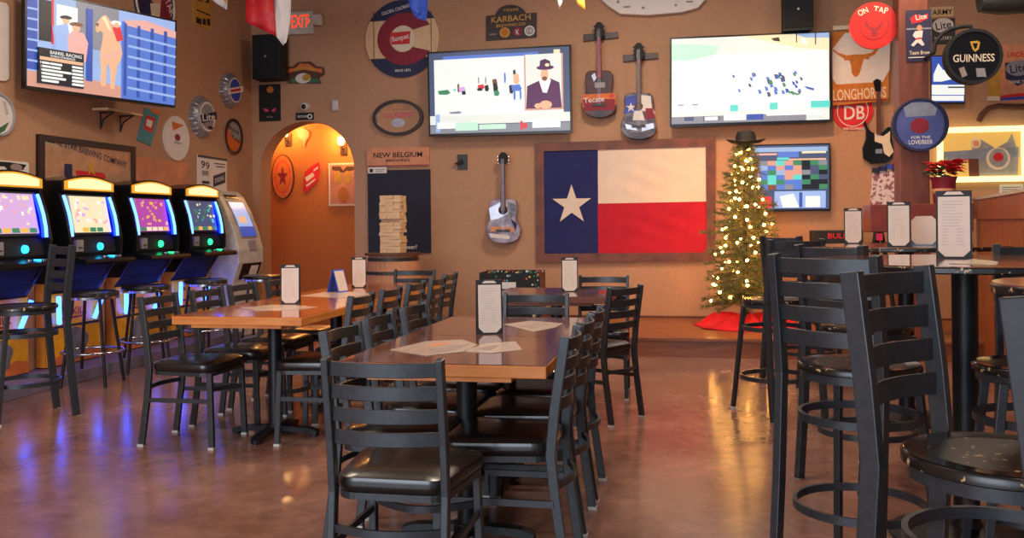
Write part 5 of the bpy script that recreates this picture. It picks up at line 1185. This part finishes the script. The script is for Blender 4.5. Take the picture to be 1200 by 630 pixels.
# ================================================================ HANGING PENNANTS
t = thing('pennant_string', 'string of hanging pennant cloths crossing the top of the room', 'bunting', (0, 8.2, 3.4))
def pennant(pts, Y, mat, amp=0.02, name='pennant'):
    # cloth traced at its own depth; vertical ripples
    q = [yp(x, y, Y) for x, y in pts]; bm = new()
    vs_ = [bm.verts.new((p.x, (Y - 8.2) + amp * math.sin(i * 2.1), p.z - 3.4)) for i, p in enumerate(q)]
    bm.faces.new(vs_); bmesh.ops.triangulate(bm, faces=bm.faces); bmesh.ops.subdivide_edges(bm, edges=bm.edges[:], cuts=3, use_grid_fill=True)
    for v in bm.verts: v.co.y += 0.018 * math.sin(v.co.x * 38 + v.co.z * 5)
    o = obj(name, bm, mat, t, smooth=True); m_ = o.modifiers.new('solid', 'SOLIDIFY'); m_.thickness = 0.004; return o
pennant([(290, -30), (320, -30), (321, 10), (324, 43), (310, 36), (290, 27)], 8.2, 'red')
pennant([(320, -30), (341, -30), (340, 20), (336, 50), (331, 53), (324, 43), (321, 10)], 8.2, 'white')
pennant([(245, -20), (270, -20), (266, 12), (254, 4), (247, 0)], 8.2, 'white')
pennant([(254, -16), (270, -20), (267, 6)], 8.17, 'yellow')
pennant([(474, -15), (502, -15), (501, 10), (498, 24), (488, 21), (492, 14), (480, 8)], 8.2, 'cloth_blue')
pennant([(651, -10), (662, -10), (656, 12)], 8.2, 'white')
pennant([(671, -10), (684, -10), (686, 13), (677, 6)], 8.2, 'yellow')
bm = new(); tube(bm, [(yp(x, y, 8.2).x, 0, yp(x, y, 8.2).z - 3.4) for x, y in [(-100, -60), (120, -32), (300, -28), (480, -14), (660, -9), (900, -30), (1200, -70)]], 0.006, 6); obj('cord', bm, 'brown', t)
# hanging dark duct piece at top right
a = yp(1157, 6, 9.2); b = yp(1215, 6, 9.2)
s = Sign('ceiling_duct', 'rounded grey green metal housing at the top right corner', 'duct', Plane((0, 9.2, 0), 0), 1185, 0)
bm = new(); lathe(bm, (0, 0, 0), [(0.02, -0.3), (0.10, -0.27), (0.13, -0.1), (0.13, 0.3), (0.1, 0.4)], 20)
bmesh.ops.rotate(bm, verts=bm.verts, matrix=Matrix.Rotation(PI / 2, 3, 'Y')); obj('housing', bm, 'hoop_iron', s.root, smooth=True)
